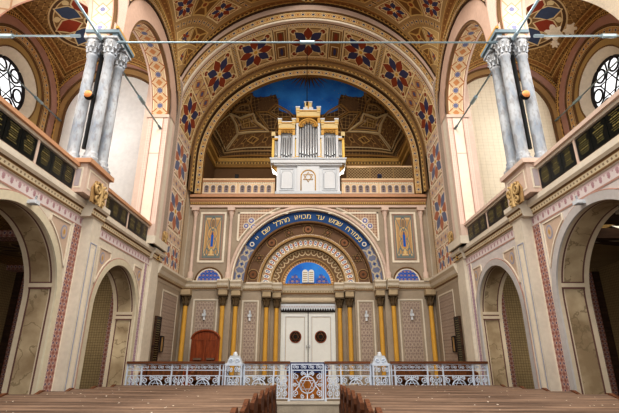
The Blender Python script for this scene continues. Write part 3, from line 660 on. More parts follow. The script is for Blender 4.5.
# ------------------------------------------------------------------ chancel arch
ch = front(12.2)
mb = MB()
for a0, b0, a1, b1, d, m in ((4.4, 4.35, 4.46, 4.42, -.02, 'cream'), (4.46, 4.42, 4.55, 4.7, -.05, 'chain'), (4.55, 4.7, 4.58, 4.76, -.07, 'brown'), (4.58, 4.76, 4.64, 4.98, -.07, 'pink'), (4.64, 4.98, 4.67, 5.04, -.12, 'brown_dark'), (4.67, 5.04, 4.72, 5.14, -.16, 'dentil_gold')):
    mb.ring(ch, 0, 8.7, a0, b0, a1, b1, d, m, n=72, cells=(90 if m == 'dentil_gold' else (38 if m == 'chain' else None)))
    mb.soffit(ch, 0, 8.7, a0, b0, d, 0.02, m, n=72)
SO = [(0, .1, 'pink'), (.1, .14, 'brown'), (.14, .3, 'chain_pale'), (2.0, 2.14, 'chain_pale'), (2.14, 2.2, 'brown')]
for d0, d1, m in SO: mb.soffit(ch, 0, 8.7, 4.4, 4.35, d0, d1, m, leg=4.5, n=72)
PTS = arch_pts(0, 8.7, 4.4, 4.35, 4.5, 96); SS = arch_len(0, 8.7, 4.4, 4.35, 4.5, 96); MID = SS[-1] / 2
def on_arch(q):
    q = min(max(q + MID, 0), SS[-1])
    for i in range(len(SS) - 1):
        if q <= SS[i + 1]:
            t = (q - SS[i]) / (SS[i + 1] - SS[i] or 1); return (PTS[i][0] + (PTS[i + 1][0] - PTS[i][0]) * t, PTS[i][1] + (PTS[i + 1][1] - PTS[i][1]) * t)
    return PTS[-1]
def seg(q0, q1, m, d0=.3, d1=2.0, cells=1, rows=1):
    n = max(2, int((q1 - q0) / .12)); qs = [q0 + (q1 - q0) * i / n for i in range(n + 1)]
    mb.grid(lambda q, d: ch(*on_arch(q), d), qs, [d0, d1], m, lambda q, d: (.001 + .998 * (q - q0) / (q1 - q0) * cells, .001 + .998 * (d - d0) / (d1 - d0) * rows))
HALF = [(.76, .8, 'brown', 1), (.8, 1.3, 'small_pair', 1), (1.3, 1.34, 'brown', 1), (1.34, 2.82, 'flower', 1), (2.82, 3.0, 'chain', 0), (3.0, 4.48, 'flower', 1), (4.48, 5.08, 'diamonds', 3), (5.08, 6.56, 'flower', 1), (6.56, 6.86, 'diamonds_pale', 4),
        (6.86, 8.34, 'flower_pale', 1), (8.34, 8.68, 'diamonds_pale', 4), (8.68, 10.16, 'flower_pale', 1), (10.16, 10.5, 'diamonds_pale', 4), (10.5, 11.38, 'flower_pale', 2)]
seg(-.76, .76, 'flower')
for e in (-1, 1):
    for a, b, m, r in HALF:
        q0, q1 = (a, b) if e > 0 else (-b, -a)
        if m == 'chain': seg(q0, q1, 'chain', cells=1, rows=9)
        elif m == 'small_pair': seg(q0, q1, m)
        else: seg(q0, q1, m, rows=max(1, r))
# inner stepped mouldings framing the organ loft
for a0, b0, a1, b1, d, m in ((4.4, 4.35, 4.33, 4.28, 2.2, 'brown'), (4.33, 4.28, 4.27, 4.2, 2.34, 'dentil_gold'), (4.27, 4.2, 4.25, 4.18, 2.5, 'brown_dark'), (4.25, 4.18, 4.0, 3.9, 2.56, 'chain')):
    mb.ring(ch, 0, 8.7, a0, b0, a1, b1, d, m, leg=1.35, n=72, cells=(88 if m == 'dentil_gold' else (52 if m == 'chain' else None)))
    mb.soffit(ch, 0, 8.7, a0, b0, d - .16, d, 'tan' if m != 'chain' else 'brown_dark', leg=1.35, n=72)
mb.soffit(ch, 0, 8.7, 4.0, 3.9, 2.56, 2.72, 'ochre_dark', leg=1.35, n=72)
struct(mb, 'trim_4_chancel_arch')
mb = MB(); mb.wall(front(14.9), -4.5, 4.5, 8.7, 13.6, 0, 'brown', [(0, 8.7, 4.0, 3.9)])
struct(mb, 'wall_front_upper')

# ------------------------------------------------------------------ ark wall
fw = front(15.0)
mb = MB()
mb.wall(fw, -4.4, 4.4, 0.0, 7.3, 0, 'stone_front', [(0, 4.1, 2.67, 2.67)])
ORD = [(2.67, 2.3, 0, .15, None, 2.67, 2.4), (2.22, 1.82, .15, .35, 'brown_band', 2.4, 1.66), (1.72, 1.38, .35, .5, 'dots', 1.66, 1.36), (1.33, 1.02, .5, .7, 'scallop', 1.36, .99)]
for ro, ri, dp, d, m, eo, ei in ORD:
    mb.soffit(fw, 0, 4.1, ro, ro, dp, d, 'brown' if ro < 2.5 else 'pink', n=56)
    if m: mb.ring(fw, 0, 4.1, ro, ro, ri, ri, d, m, n=56, cells={'brown_band': 28, 'dots': 26, 'scallop': 17}[m])
    for e in (-1, 1):
        mb.rect(fw, e * eo, e * ei, 0, 4.1, d, 'stone_front')
        mb.face([fw(e * eo, 0, dp), fw(e * eo, 4.1, dp), fw(e * eo, 4.1, d), fw(e * eo, 0, d)], 'stone')
mb.ring(fw, 0, 4.1, 2.67, 2.67, 2.3, 2.3, .15, 'blue_lattice', n=20, t0=0, t1=math.radians(31), cells=3); mb.ring(fw, 0, 4.1, 2.67, 2.67, 2.3, 2.3, .15, 'blue_lattice', n=20, t0=math.radians(149), t1=PI, cells=3)
mb.ring(fw, 0, 4.1, 2.67, 2.67, 2.3, 2.3, .15, 'blue_band', n=40, t0=math.radians(31), t1=math.radians(149), cells=2)
mb.ring(fw, 0, 4.1, 2.3, 2.3, 2.22, 2.22, .2, 'brown', n=56); mb.ring(fw, 0, 4.1, 1.82, 1.82, 1.72, 1.72, .36, 'tan', n=56); mb.ring(fw, 0, 4.1, 1.38, 1.38, 1.33, 1.33, .52, 'brown', n=56)
for r, d, t, m in ((2.79, -.03, .06, 'pink'), (2.7, -.01, .035, 'cream_light'), (2.26, .17, .045, 'brown'), (1.77, .37, .05, 'tan'), (1.355, .52, .03, 'tan'), (1.0, .74, .04, 'tan')):
    mb.moulding(fw, 0, 4.1, r, r, t, d, m, n=56, m=8)
for e in (-1, 1): mb.face([fw(e * .99, 0, .7), fw(e * .99, 4.1, .7), fw(e * .99, 4.1, .9), fw(e * .99, 0, .9)], 'stone')
mb.rect(fw, -1.0, 1.0, 3.2, 4.12, .86, 'stone_front'); mb.rect(fw, -1.0, 1.0, 0, 3.3, .92, 'dark')
# tympanum
mb.disc(fw, 0, 4.1, 1.02, .84, 'brown', 28, a0=0, a1=PI); mb.ring(fw, 0, 4.1, .98, .98, .86, .86, .83, 'dentil_red', n=36, cells=30); mb.disc(fw, 0, 4.12, .85, .825, 'sky_paint', 28, a0=0, a1=PI)
for e in (-1, 1): mb.prism([(.3, 4.17), (.78, 4.17), (.66, 4.38), (.5, 4.52), (.42, 4.5), (.4, 4.4), (.3, 4.34)], lambda h, z, d, e=e: fw(e * h, z, d), .815, .825, 'blue_gold')
mb.rect(fw, -.98, .98, 4.08, 4.17, .82, 'lattice_gold', fit=(22, 1))
# spandrels and upper panels
for e in (-1, 1):
    q = lambda h, z, d, e=e: fw(e * h, z, d)
    o = 2.95; A = [(o * math.cos(t), 4.1 + o * math.sin(t)) for t in [math.radians(x) for x in range(30, 77, 4)]]
    mb.face([q(h, z, -.01) for h, z in [(2.52, 6.62)] + A], 'spandrel', [(2.52, 6.62)] + A)
    for k in range(len(A) - 1): mb.tube([q(*A[k], -.012), q(*A[k + 1], -.012)], .03, 'cream_light', 5)
    mb.pbox(q, .75, 2.6, 6.62, 6.68, -.03, 0, 'cream_light'); mb.pbox(q, 2.54, 2.6, 5.6, 6.68, -.03, 0, 'cream_light')
    for hx, hz, r, m in ((2.1, 6.35, .13, 'cream'), (2.28, 6.15, .12, 'cream'), (2.02, 6.12, .12, 'cream')):
        mb.disc(q, hx, hz, r, -.016, m, 18); mb.disc(q, hx, hz, r * .72, -.02, 'blue_gold', 16); mb.disc(q, hx, hz, r * .35, -.024, 'cream', 12)
    # colonnettes
    for hx in (2.84, 4.16):
        x, y, _ = q(hx, 0, -.05)
        mb.lathe([(.1, 4.2), (.1, 4.4), (.06, 4.46), (.055, 6.4), (.07, 6.45), (.06, 6.5), (.11, 6.66), (.12, 6.7)], x, y, 'pink', 12)
        mb.pbox(q, hx - .13, hx + .13, 4.1, 4.2, -.2, 0, 'stone'); mb.pbox(q, hx - .13, hx + .13, 6.7, 6.82, -.2, 0, 'pink')
    mb.frame(q, 3.02, 3.98, 4.78, 6.68, .07, -.03, 0, 'cream_light'); mb.rect(q, 3.18, 3.82, 4.95, 6.55, -.012, 'panel_blue', fit=(1, 1)); mb.frame(q, 3.14, 3.86, 4.9, 6.6, .02, -.02, 0, 'pink_deep')
    mb.disc(q, 3.5, 4.12, .47, -.012, 'cream_light', 24, a0=0, a1=PI); mb.disc(q, 3.5, 4.12, .4, -.02, 'blue_gold', 24, a0=0, a1=PI); mb.moulding(q, 3.5, 4.12, .48, .48, .03, -.02, 'brown', n=20)
    # lower diaper panels
    mb.frame(q, 3.12, 3.98, .95, 3.5, .05, -.02, 0, 'cream'); mb.rect(q, 3.24, 3.86, 1.05, 3.4, -.006, 'wall_diaper')
    mb.frame(q, 1.74, 2.34, .95, 3.5, .05, .33, .35, 'cream'); mb.rect(q, 1.84, 2.24, 1.05, 3.4, .344, 'wall_diaper')
    # cornice pieces stepping into the portal
    prof = [(3.8, 0), (3.83, -.05), (3.87, -.05), (3.92, -.09), (4.0, -.12), (4.07, -.16), (4.12, -.16), (4.14, 0)]
    pm = ['cream', 'brown', 'dentil', 'cream', 'stone', 'cream', 'cream']
    for a, b, d in ((2.67, 4.4, 0), (2.4, 2.67, .15), (1.66, 2.4, .35), (1.36, 1.66, .5), (.99, 1.36, .7)): mb.profile(q, a, b, [(z, dd + d) for z, dd in prof], pm)
    for hx, d in ((2.93, -.14), (2.51, .02), (1.475, .38), (1.13, .58)):
        mb.profile(q, hx - .19, hx + .19, [(z, dd + d - .14) for z, dd in prof], pm, back=d + .2)
        mb.pbox(q, hx - .15, hx + .15, 3.62, 3.82, d - .13, d + .2, 'block_tan')
    mb.pbox(q, 4.05, 4.38, 3.62, 3.8, -.28, 0, 'block_tan')
mb.profile(fw, -.99, .99, [(3.72, .85), (3.76, .8), (3.82, .8), (3.9, .74), (3.98, .7), (4.06, .66), (4.1, .85)], ['cream', 'brown', 'dentil', 'cream', 'stone', 'cream'])
mb.grid(lambda h, t: fw(h, 3.55 + .1 * math.sin(t), .8 - .1 * math.cos(t)), [-.99, .99], [-PI / 2 + PI * i / 8 for i in range(9)], 'stone')
# medallions on the brown order
for k, deg in enumerate((90, 69, 111, 48, 132, 27, 153, 9, 171)):
    a = math.radians(deg); cx, cz = 2.02 * math.cos(a), 4.1 + 2.02 * math.sin(a)
    if k in (0, 3, 4, 7, 8):
        mb.disc(fw, cx, cz, .2, .335, 'tan', 20); mb.disc(fw, cx, cz, .175, .325, 'brown_dark', 20); mb.disc(fw, cx, cz, .14, .318, 'bronze', 8); mb.disc(fw, cx, cz, .05, .31, 'brown_dark', 10)
    else:
        for j in range(2): mb.disc(fw, cx, cz, .19, .33 - j * .006, 'brown_dark', 3, a0=a + j * PI / 3, a1=a + j * PI / 3 + 2 * PI)
        mb.tube([fw(cx + .195 * math.cos(a + 2 * PI * i / 3), cz + .195 * math.sin(a + 2 * PI * i / 3), .32) for i in range(3)], .012, 'tan', 4, True)
        mb.tube([fw(cx + .195 * math.cos(a + PI / 3 + 2 * PI * i / 3), cz + .195 * math.sin(a + PI / 3 + 2 * PI * i / 3), .316) for i in range(3)], .012, 'tan', 4, True)
        mb.disc(fw, cx, cz, .05, .31, 'bronze', 10)
# entablature under the loft
mb.profile(fw, -4.4, 4.4, [(6.82, 0), (6.86, -.05), (6.95, -.05), (6.98, -.1), (7.05, -.1), (7.1, -.16), (7.16, -.18), (7.2, -.26), (7.3, -.28), (7.33, -.1)], ['brown', 'pink', 'tan', 'dentil_gold', 'pink_wood', 'pink_wood', 'brown', 'pink_wood', 'tan'])
ark = struct(mb, 'wall_front')

# Hebrew verse on the blue band: each letter a small raised outline
def glyph(chh):
    cu = bpy.data.curves.new('glyph', 'FONT'); cu.body = chh; cu.size = 1.0; cu.resolution_u = 2
    ob = bpy.data.objects.new('glyph', cu); COL.objects.link(ob)
    dg = bpy.context.evaluated_depsgraph_get(); me = bpy.data.meshes.new_from_object(ob.evaluated_get(dg))
    V = [tuple(v.co) for v in me.vertices]; Fc = [tuple(p.vertices) for p in me.polygons]
    bpy.data.objects.remove(ob); bpy.data.curves.remove(cu); bpy.data.meshes.remove(me)
    return V, Fc
verse = 'ממזרח שמש עד מבואו מהלל שם יי'
G = {c: glyph(c) for c in set(verse) if c != ' '}
mb = MB(); sc = .275; ang = 0; place_l = []
for c in verse:
    if c == ' ': ang += .1; continue
    V, _ = G[c]; x0, x1 = min(v[0] for v in V), max(v[0] for v in V); w = (x1 - x0) * sc
    place_l.append((c, ang + w / 2 / 2.45, (x0 + x1) / 2)); ang += w / 2.45 + .034
SPAN = math.radians(103); kk = SPAN / ang
for c, a, xm in place_l:
    th = math.radians(38.5) + a * kk                      # right end first: the script reads right to left
    V, Fc = G[c]; e_r = Vector((math.cos(th), 0, math.sin(th))); e_t = Vector((math.sin(th), 0, -math.cos(th)))
    for fc in Fc:
        pts = [Vector((0, 15.142, 4.1)) + e_r * (2.385 + V[i][1] * sc) + e_t * ((V[i][0] - xm) * sc * 1.05) for i in fc]
        mb.face(pts, 'letter_gold', [(0, 0)] * len(pts))
for th in (34.2, 145.8):
    t = math.radians(th); mb.disc(fw, 2.485 * math.cos(t), 4.1 + 2.485 * math.sin(t), .09, .142, 'cream', 14); mb.disc(fw, 2.485 * math.cos(t), 4.1 + 2.485 * math.sin(t), .05, .138, 'blue_band', 12)
mb.build('inscription_lettering', ark, kind='structure')
# tablets of the law over the ark
mb = MB()
for e in (-1, 1):
    q = lambda h, z, d, e=e: fw(e * h, z, d)
    mb.prism([(.01, 4.2), (.22, 4.2), (.22, 4.58)] + [(.115 + .105 * math.cos(t), 4.58 + .1 * math.sin(t)) for t in [PI * i / 8 for i in range(1, 8)]] + [(.01, 4.58)], q, .74, .81, 'tablet_white')
    for i in range(5): mb.pbox(q, .04, .19, 4.25 + i * .075, 4.275 + i * .075, .735, .74, 'tan')
mb.build('stone_tablets', ark, kind='structure')

# ------------------------------------------------------------------ organ loft
mb = MB(); mb.box(-4.4, 4.4, 15.0, 18.3, 7.0, 7.33, 'dark_wood'); struct(mb, 'floor_loft')
mb = MB(); mb.box(-4.45, 4.45, 18.0, 18.1, 7.3, 10.3, 'brown')
for e in (-1, 1):
    mb.box(e * 4.35, e * 4.45, 14.95, 18.0, 7.3, 10.3, 'brown'); mb.box(e * 4.28, e * 4.36, 15.5, 16.0, 7.33, 9.0, 'dark')
mb.box(-4.35, 4.35, 17.88, 18.0, 9.85, 10.0, 'ochre_dark'); mb.box(-4.35, 4.35, 17.8, 18.0, 10.12, 10.28, 'ochre'); mb.rect(front(17.86), -4.35, 4.35, 10.0, 10.12, 0, 'dentil_gold', fit=(60, 1))
for e in (-1, 1): mb.box(e * 4.15, e * 4.36, 15.35, 17.8, 10.12, 10.28, 'ochre'); mb.box(e * 4.25, e * 4.36, 15.35, 17.8, 9.85, 10.0, 'ochre')
struct(mb, 'wall_back_loft')
mb = MB()
def cove(p, q):   # p -1..1 across, q 0 (front) .. 1 (back wall)
    f = math.cos(p * PI / 2) * math.cos(q * PI / 2)
    return (4.3 * math.sin(p * PI / 2), 14.9 + 3.05 * math.sin(q * PI / 2), 10.25 + 2.6 * max(f, 0) ** .85)
NP = [-1 + i / 24 for i in range(49)]; NQ = [i / 24 for i in range(25)]
mb.grid(cove, NP, NQ, 'coffer_grid', lambda u, v: (u * 6, v * 4))
def cv(p, q, o=.03):
    x, y, z = cove(p, q); return (x * (1 - .004 - o * .15), y - o * .7, z - o * .6)
def patch(poly, m, o=.03, sub=8, fit=None):
    (a, b, c, d) = poly
    mb.grid(lambda u, v: cv(*[(a[k] * (1 - u) + b[k] * u) * (1 - v) + (d[k] * (1 - u) + c[k] * u) * v for k in (0, 1)], o), [i / sub for i in range(sub + 1)], [i / sub for i in range(sub + 1)], m,
            lambda u, v: (u * fit[0] * .999, .001 + v * fit[1] * .998) if fit else (u * 1.5, v))
def fan(poly, m, o):
    n = len(poly); cx, cy = sum(p for p, q in poly) / n, sum(q for p, q in poly) / n
    for i in range(n):
        a, b = poly[i], poly[(i + 1) % n]
        mb.grid(lambda u, r: cv(cx + (a[0] + (b[0] - a[0]) * u - cx) * r, cy + (a[1] + (b[1] - a[1]) * u - cy) * r, o), [0, .25, .5, .75, 1], [0.001, .33, .66, 1], m, lambda u, r: (cx * 6 + (a[0] + (b[0] - a[0]) * u - cx) * r * 6, (a[1] + (b[1] - a[1]) * u - cy) * r * 4))
def line(pts, r, m, closed=False, o=.04):
    P_ = []; n = len(pts)
    for i in range(n if closed else n - 1):
        a, b = pts[i], pts[(i + 1) % n]
        for j in range(6): P_.append(cv(a[0] + (b[0] - a[0]) * j / 6, a[1] + (b[1] - a[1]) * j / 6, o))
    if not closed: P_.append(cv(*pts[-1], o))
    mb.tube(P_, r, m, 5, closed)
def shrink(poly, k):
    n = len(poly); cx, cy = sum(p for p, q in poly) / n, sum(q for p, q in poly) / n
    return [(cx + (p - cx) * k, cy + (q - cy) * k) for p, q in poly]
BLU = [(.5, 0), (.45, .12), (.405, .16), (.365, .235), (.29, .26), (.22, .25), (.205, .335), (.205, .44), (.14, .49), (.07, .51), (0, .505)]
B2 = BLU + [(-p, q) for p, q in BLU[-2::-1]]
mb.grid(lambda i, r: cv(B2[i][0] * r, B2[i][1] * r, .035), list(range(len(B2))), [0, .2, .4, .6, .8, 1], 'sky_paint')
for i in range(30):
    t_ = PI * (i + .5) / 30; rr = .1 if i % 2 else .17
    mb.face([cv(0, 0, .06), cv(rr * .5 * math.cos(t_ - .07), rr * .6 * math.sin(t_ - .07), .06), cv(rr * math.cos(t_), rr * 1.3 * math.sin(t_), .06), cv(rr * .5 * math.cos(t_ + .07), rr * .6 * math.sin(t_ + .07), .06)], 'brown')
    mb.face([cv(0, 0, .07), cv(.06 * math.cos(t_ - .1), .07 * math.sin(t_ - .1), .07), cv(.08 * math.cos(t_), .09 * math.sin(t_), .07), cv(.06 * math.cos(t_ + .1), .07 * math.sin(t_ + .1), .07)], 'ochre')
for e in (-1, 1):
    E_ = lambda L_: [(e * p, q) for p, q in L_]
    back = [(.555, .63), (.0, .73), (.0, .89), (.715, .82)]; sidep = [(.815, .335), (.585, .315), (.565, .615), (.73, .785)]
    patch(E_(back), 'lattice_brown', .04, fit=(7, 1)); line(E_(back), .03, 'cream_dull', True, .05)
    patch(E_(sidep), 'lattice_brown', .04, fit=(4, 2)); line(E_(sidep), .03, 'cream_dull', True, .05)
    line(E_([(0, .93), (.75, .86), (.86, .4), (.86, .02)]), .05, 'tan', False, .05); line(E_([(0, .97), (.86, .93), (.95, .4), (.95, .02)]), .06, 'ochre_dark', False, .05)
    star = [(.61, .3), (.52, .42), (.4, .42), (.385, .525), (.285, .675), (.43, .64), (.555, .61), (.565, .475)]
    fan(E_(star), 'brown_band', .05); line(E_(star), .05, 'cream_dull', True, .07); line(E_(shrink(star, .78)), .02, 'ochre', True, .07); fan(E_(shrink(star, .5)), 'coffer_brown', .06); line(E_(shrink(star, .5)), .02, 'tan', True, .08)
    for poly in ([(.38, .41), (.29, .44), (.2, .545), (.235, .69), (.285, .675)], [(.29, .44), (.225, .365), (.14, .46), (.09, .54), (.2, .545)], [(.4, .42), (.41, .295), (.5, .255), (.585, .305)], [(.41, .295), (.385, .17), (.45, .2)], [(.7, .05), (.6, .28), (.8, .3), (.84, .05)], [(.52, .02), (.5, .2), (.6, .25), (.68, .03)], [(.19, .56), (.09, .56), (.05, .7), (.2, .69)]):
        line(E_(poly), .035, 'ochre_dark', True, .05); line(E_(shrink(poly, .72)), .02, 'tan', True, .05)
    for k in range(16):
        a = 2 * PI * k / 16; cx, cy = .29, .35
        mb.face([cv(e * cx, cy, .045), cv(e * (cx + .06 * math.cos(a - .18)), cy + .07 * math.sin(a - .18), .045), cv(e * (cx + (.09 + .02 * (k % 2)) * math.cos(a)), cy + (.1 + .03 * (k % 2)) * math.sin(a), .045), cv(e * (cx + .06 * math.cos(a + .18)), cy + .07 * math.sin(a + .18), .045)], 'brown')
    for cp, cq in ((.42, .75), (.2, .8)):
        line(E_([(cp + .05, cq), (cp, cq + .05), (cp - .05, cq), (cp, cq - .05)]), .025, 'ochre', True, .06)
struct(mb, 'ceiling_loft')
# ------------------------------------------------------------------ things
ORDN = ['first', 'second', 'third', 'fourth', 'fifth', 'sixth', 'seventh', 'eighth']
def circle_pts(place, h, z, r, d=0, n=20, rz=None):
    return [place(h + r * math.cos(2 * PI * i / n), z + (rz or r) * math.sin(2 * PI * i / n), d) for i in range(n)]
def spiral_pts(place, h, z, r, turns, start, sgn=1, d=0, n=None):
    n = n or int(14 * turns) + 2
    return [place(h + r * (1 - .8 * i / n) * math.cos(start + sgn * 2 * PI * turns * i / n), z + r * (1 - .8 * i / n) * math.sin(start + sgn * 2 * PI * turns * i / n), d) for i in range(n + 1)]

# ---------- pews
def make_pew(label):
    t = thing('pew', label, 'pew', group='brown pews in two blocks beside the aisle')
    Lp = 3.4
    b = MB(); b.box(0.04, Lp - .04, -.04, 0, .08, .96, 'pew_wood')
    for i in range(5): b.box(.12 + i * .67, .12 + i * .67 + .52, -.055, -.04, .25, .85, 'pew_wood')
    b.build('backrest', t)
    b = MB(); x0, x1 = .05, Lp - .05
    P = [(-.3, .93), (.05, .99), (.07, 1.02), (.05, 1.045), (-.3, .98), (-.32, .95)]
    b.prism(P, lambda h, z, d: (d, h, z), x0, x1, 'pew_top', 'pew_top'); b.build('book_ledge', t)
    b = MB(); b.box(x0, x1, 0, .4, .42, .46, 'pew_wood'); b.box(x0, x1, .03, .07, .08, .42, 'pew_wood'); b.build('seat', t)
    E = [(-.3, 0), (-.27, .2), (-.27, .8), (-.34, .91), (-.34, .98), (-.2, 1.0), (-.1, 1.03), (.0, 1.06), (.06, 1.06), (.1, 1.0), (.09, .94), (.1, .78), (.2, .68), (.36, .64), (.42, .56), (.4, .3), (.43, 0)]
    for a in (0, Lp - .05):
        e = MB(); e.prism(E, lambda h, z, d: (d, h, z), a, a + .05, 'pew_end')
        e.prism([(-.2, .1), (-.2, .8), (.02, .8), (.02, .1)], lambda h, z, d: (d, h, z), a - .008, a + .058, 'pew_end'); e.build('end_panel', t)
    b = MB(); b.box(x0, x1, -.26, -.12, .12, .15, 'pew_wood'); b.build('foot_rail', t)
    return t
proto = None
for sname, xo in (('left', -4.04), ('right', .68)):
    for i in range(7):
        y = 9.55 - .85 * i
        lb = '%s brown wooden pew from the altar railing, in the block %s of the aisle' % (ORDN[i], sname)
        if proto is None: pw = proto = make_pew(lb); proto.location = (xo, y, 0)
        else: pw = dup(proto, (xo, y, 0), lb)
        pw.scale = (1, 1, 1 + .02 * min(i, 4))

mb = MB(); rnd = random.Random(21)
for xo in (-4.04, .68):
    for i in range(7):
        k = 1 + .02 * min(i, 4)
        for j in range(14):
            x = xo + rnd.uniform(.1, 3.2); u = rnd.uniform(-.28, .0); z = (.984 + .065 * (u + .3) / .35) * k + .003; r = rnd.uniform(.004, .013)
            pts = [(x + r * rnd.uniform(.5, 1.3) * math.cos(a), 9.55 - .85 * i + u + r * rnd.uniform(.5, 1.2) * math.sin(a)) for a in (0, 1.2, 2.4, 3.7, 5)]
            mb.face([(p[0], p[1], z + .19 * (p[1] - 9.55 + .85 * i - u) + .004) for p in pts], 'raw_bright')
mb.build('plaster_flakes', kind='stuff', label='small pale plaster flakes fallen on the tops of the brown pews', cat='debris')
# ---------- clustered gallery columns
for s in (-1, 1):
    side = SIDE[s]
    names = [('outer slim grey stone column in the cluster on the %s gallery, farthest from the nave', 4.62, 7.55), ('front slim grey stone column in the cluster on the %s gallery, at the nave edge', 4.25, 7.55), ('rear slim grey stone column in the cluster on the %s gallery, nearest the altar', 4.25, 7.98)]
    for lb, cx, cy in names:
        t = thing('gallery_column', lb % side, 'column', (s * cx, cy, 5.17), 'grey columns carrying the gallery arches')
        b = MB(); b.box(-.15, .15, -.15, .15, 0, .06, 'column_stone'); b.lathe([(.15, .06), (.155, .1), (.12, .14), (.135, .18), (.115, .22)], 0, 0, 'column_stone', 18); b.build('base', t)
        b = MB(); b.lathe([(.112, .22), (.112, .9), (.108, 1.6), (.102, 2.47), (.12, 2.49), (.12, 2.53), (.1, 2.55)], 0, 0, 'column_stone', 20); b.build('shaft', t)
        b = MB(); b.lathe([(.1, 2.55), (.105, 2.65), (.13, 2.65), (.15, 2.83), (.165, 2.87), (.13, 2.89)], 0, 0, 'column_stone', 16)
        for k in range(8):
            a = 2 * PI * k / 8
            for z0, rr in ((2.57, .112), (2.69, .125)):
                a2 = a + (0 if z0 < 2.6 else PI / 8)
                b.tube([(rr * math.cos(a2), rr * math.sin(a2), z0), ((rr + .012) * math.cos(a2), (rr + .012) * math.sin(a2), z0 + .09), ((rr + .05) * math.cos(a2), (rr + .05) * math.sin(a2), z0 + .13), ((rr + .055) * math.cos(a2), (rr + .055) * math.sin(a2), z0 + .1)], lambda u: .028 * (1 - .5 * u), 'column_stone', 5)
        b.box(-.17, .17, -.17, .17, 2.89, 2.94, 'column_stone'); b.build('capital', t)
    t = thing('impost_slab', 'blue grey slab laid across the three column capitals on the %s gallery' % side, 'slab', (s * 4.41, 7.775, 8.11))
    b = MB(); b.box(-.36, .36, -.42, .42, .07, .15, 'slab_steel'); b.box(-.32, .32, -.37, .37, 0, .07, 'slab_steel'); b.build('plate', t)
    b = MB(); b.box(-.36, -.3, -.46, .46, .15, .2, 'gold') if s > 0 else b.box(.3, .36, -.46, .46, .15, .2, 'gold'); b.build('gilt_edging', t)
    # lamp and conduit between the columns
    t = thing('bulkhead_lamp', 'round orange lamp in a black rim fixed between the grey columns of the %s gallery' % side, 'lamp', (s * 4.43, 7.37, 6.62))
    b = MB(); b.grid(lambda a, j: ([.0, .1, .105, .085, .0][j] * math.cos(a), [.05, .05, .02, -.03, -.03][j] , [.0, .1, .105, .085, .0][j] * math.sin(a)), [2 * PI * i / 20 for i in range(21)], [0, 1, 2, 3, 4], 'black'); b.build('housing', t)
    b = MB(); b.grid(lambda a, j: ([.08, .065, .035, 0][j] * math.cos(a), [-.03, -.055, -.07, -.075][j], [.08, .065, .035, 0][j] * math.sin(a)), [2 * PI * i / 20 for i in range(21)], [0, 1, 2, 3], 'amber'); b.build('lens', t)
    b = MB(); b.tube([(0, .2, -1.12), (0, .2, 1.12)], .042, 'black', 8); b.tube([(0, .04, 0), (0, .2, 0)], .018, 'black', 6); b.build('conduit', t)
    # gilded scroll ornaments
    for (y, xx, zz, k, lb) in ((7.85, 4.15, 4.62, 1.2, 'gilded scroll ornament on the pedestal of the %s column cluster'), (12.0, 4.19, 4.9, .8, 'small gilded scroll ornament at the foot of the pier beside the altar, %s side')):
        t = thing('scroll_ornament', lb % side, 'ornament', (s * xx, y, zz), 'gilded scroll ornaments')
        q = lambda h, z, d, k=k, s=s: (-s * d * k, h * k, z * k)
        b = MB(); b.prism([(-.2, -.18), (.2, -.18), (.22, .05), (.12, .2), (-.12, .2), (-.22, .05)], q, 0, .03, 'tan'); b.build('backplate', t)
        b = MB()
        for e in (-1, 1):
            b.tube(spiral_pts(q, e * .12, .06, .11, 1.4, PI / 2, e, .06, 24), .022 * k, 'ornament_gilt', 6); b.tube(spiral_pts(q, e * .1, -.11, .075, 1.3, -PI / 2, -e, .06, 20), .02 * k, 'ornament_gilt', 6)
            b.tube([q(0, -.15, .04), q(e * .1, -.02, .06), q(e * .22, .12, .05)], .018 * k, 'ornament_gilt', 6)
        b.tube([q(0, -.2, .05), q(0, -.05, .07), q(0, .1, .07), q(0, .2, .05)], lambda u: .03 * k * (1 - .5 * u), 'ornament_gilt', 6); b.build('scrolls', t)
        b = MB()
        for e in (-1, 1): b.disc(q, e * .12, .06, .055, .035, 'black', 12); b.disc(q, e * .1, -.11, .04, .035, 'black', 12)
        b.build('eyes', t)
    # memorial plaques along the gallery front
    rnd = random.Random(5 + s)
    groups = [(5.06, .37, 3, 'row farthest from the altar'), (6.24, .365, 3, 'row just before the columns'), (8.5, .44, 3, 'row just beyond the columns'), (9.93, .41, 3, 'row beside the chancel pier')]
    for y0, wd, n, txt in groups:
        for j in range(n):
            t = thing('memorial_plaque', '%s black plaque counting altarward on the %s gallery front, %s' % (ORDN[j], side, txt), 'plaque', (s * 4.4, y0 + wd * (j + .5), 4.74), 'black memorial plaques on the gallery fronts')
            q = lambda h, z, d, s=s: (s * d, h, z)
            hw = wd / 2 - .008
            b = MB(); b.pbox(q, -hw, hw, -.185, .185, -.03, -.003, 'plaque_black'); b.build('slab', t)
            b = MB(); z = .15
            for r in range(8):
                ht = .02 if r in (2, 5) else .008
                w_ = hw * rnd.uniform(.35, .7); h = -w_
                while h < w_:
                    l = rnd.uniform(.03, .09); b.pbox(q, h, min(h + l, w_), z - ht, z, -.034, -.03, 'gold_text'); h += l + .014
                z -= ht + .026
            b.build('lettering', t)
        m = MB(); m.pbox(sidew(s, 4.4), y0 + n * wd, y0 + n * wd + .05, 4.5, 4.95, -.04, 0, 'pink'); 
        t2 = m.build('trim_5_%s_mullion' % side, kind='structure')
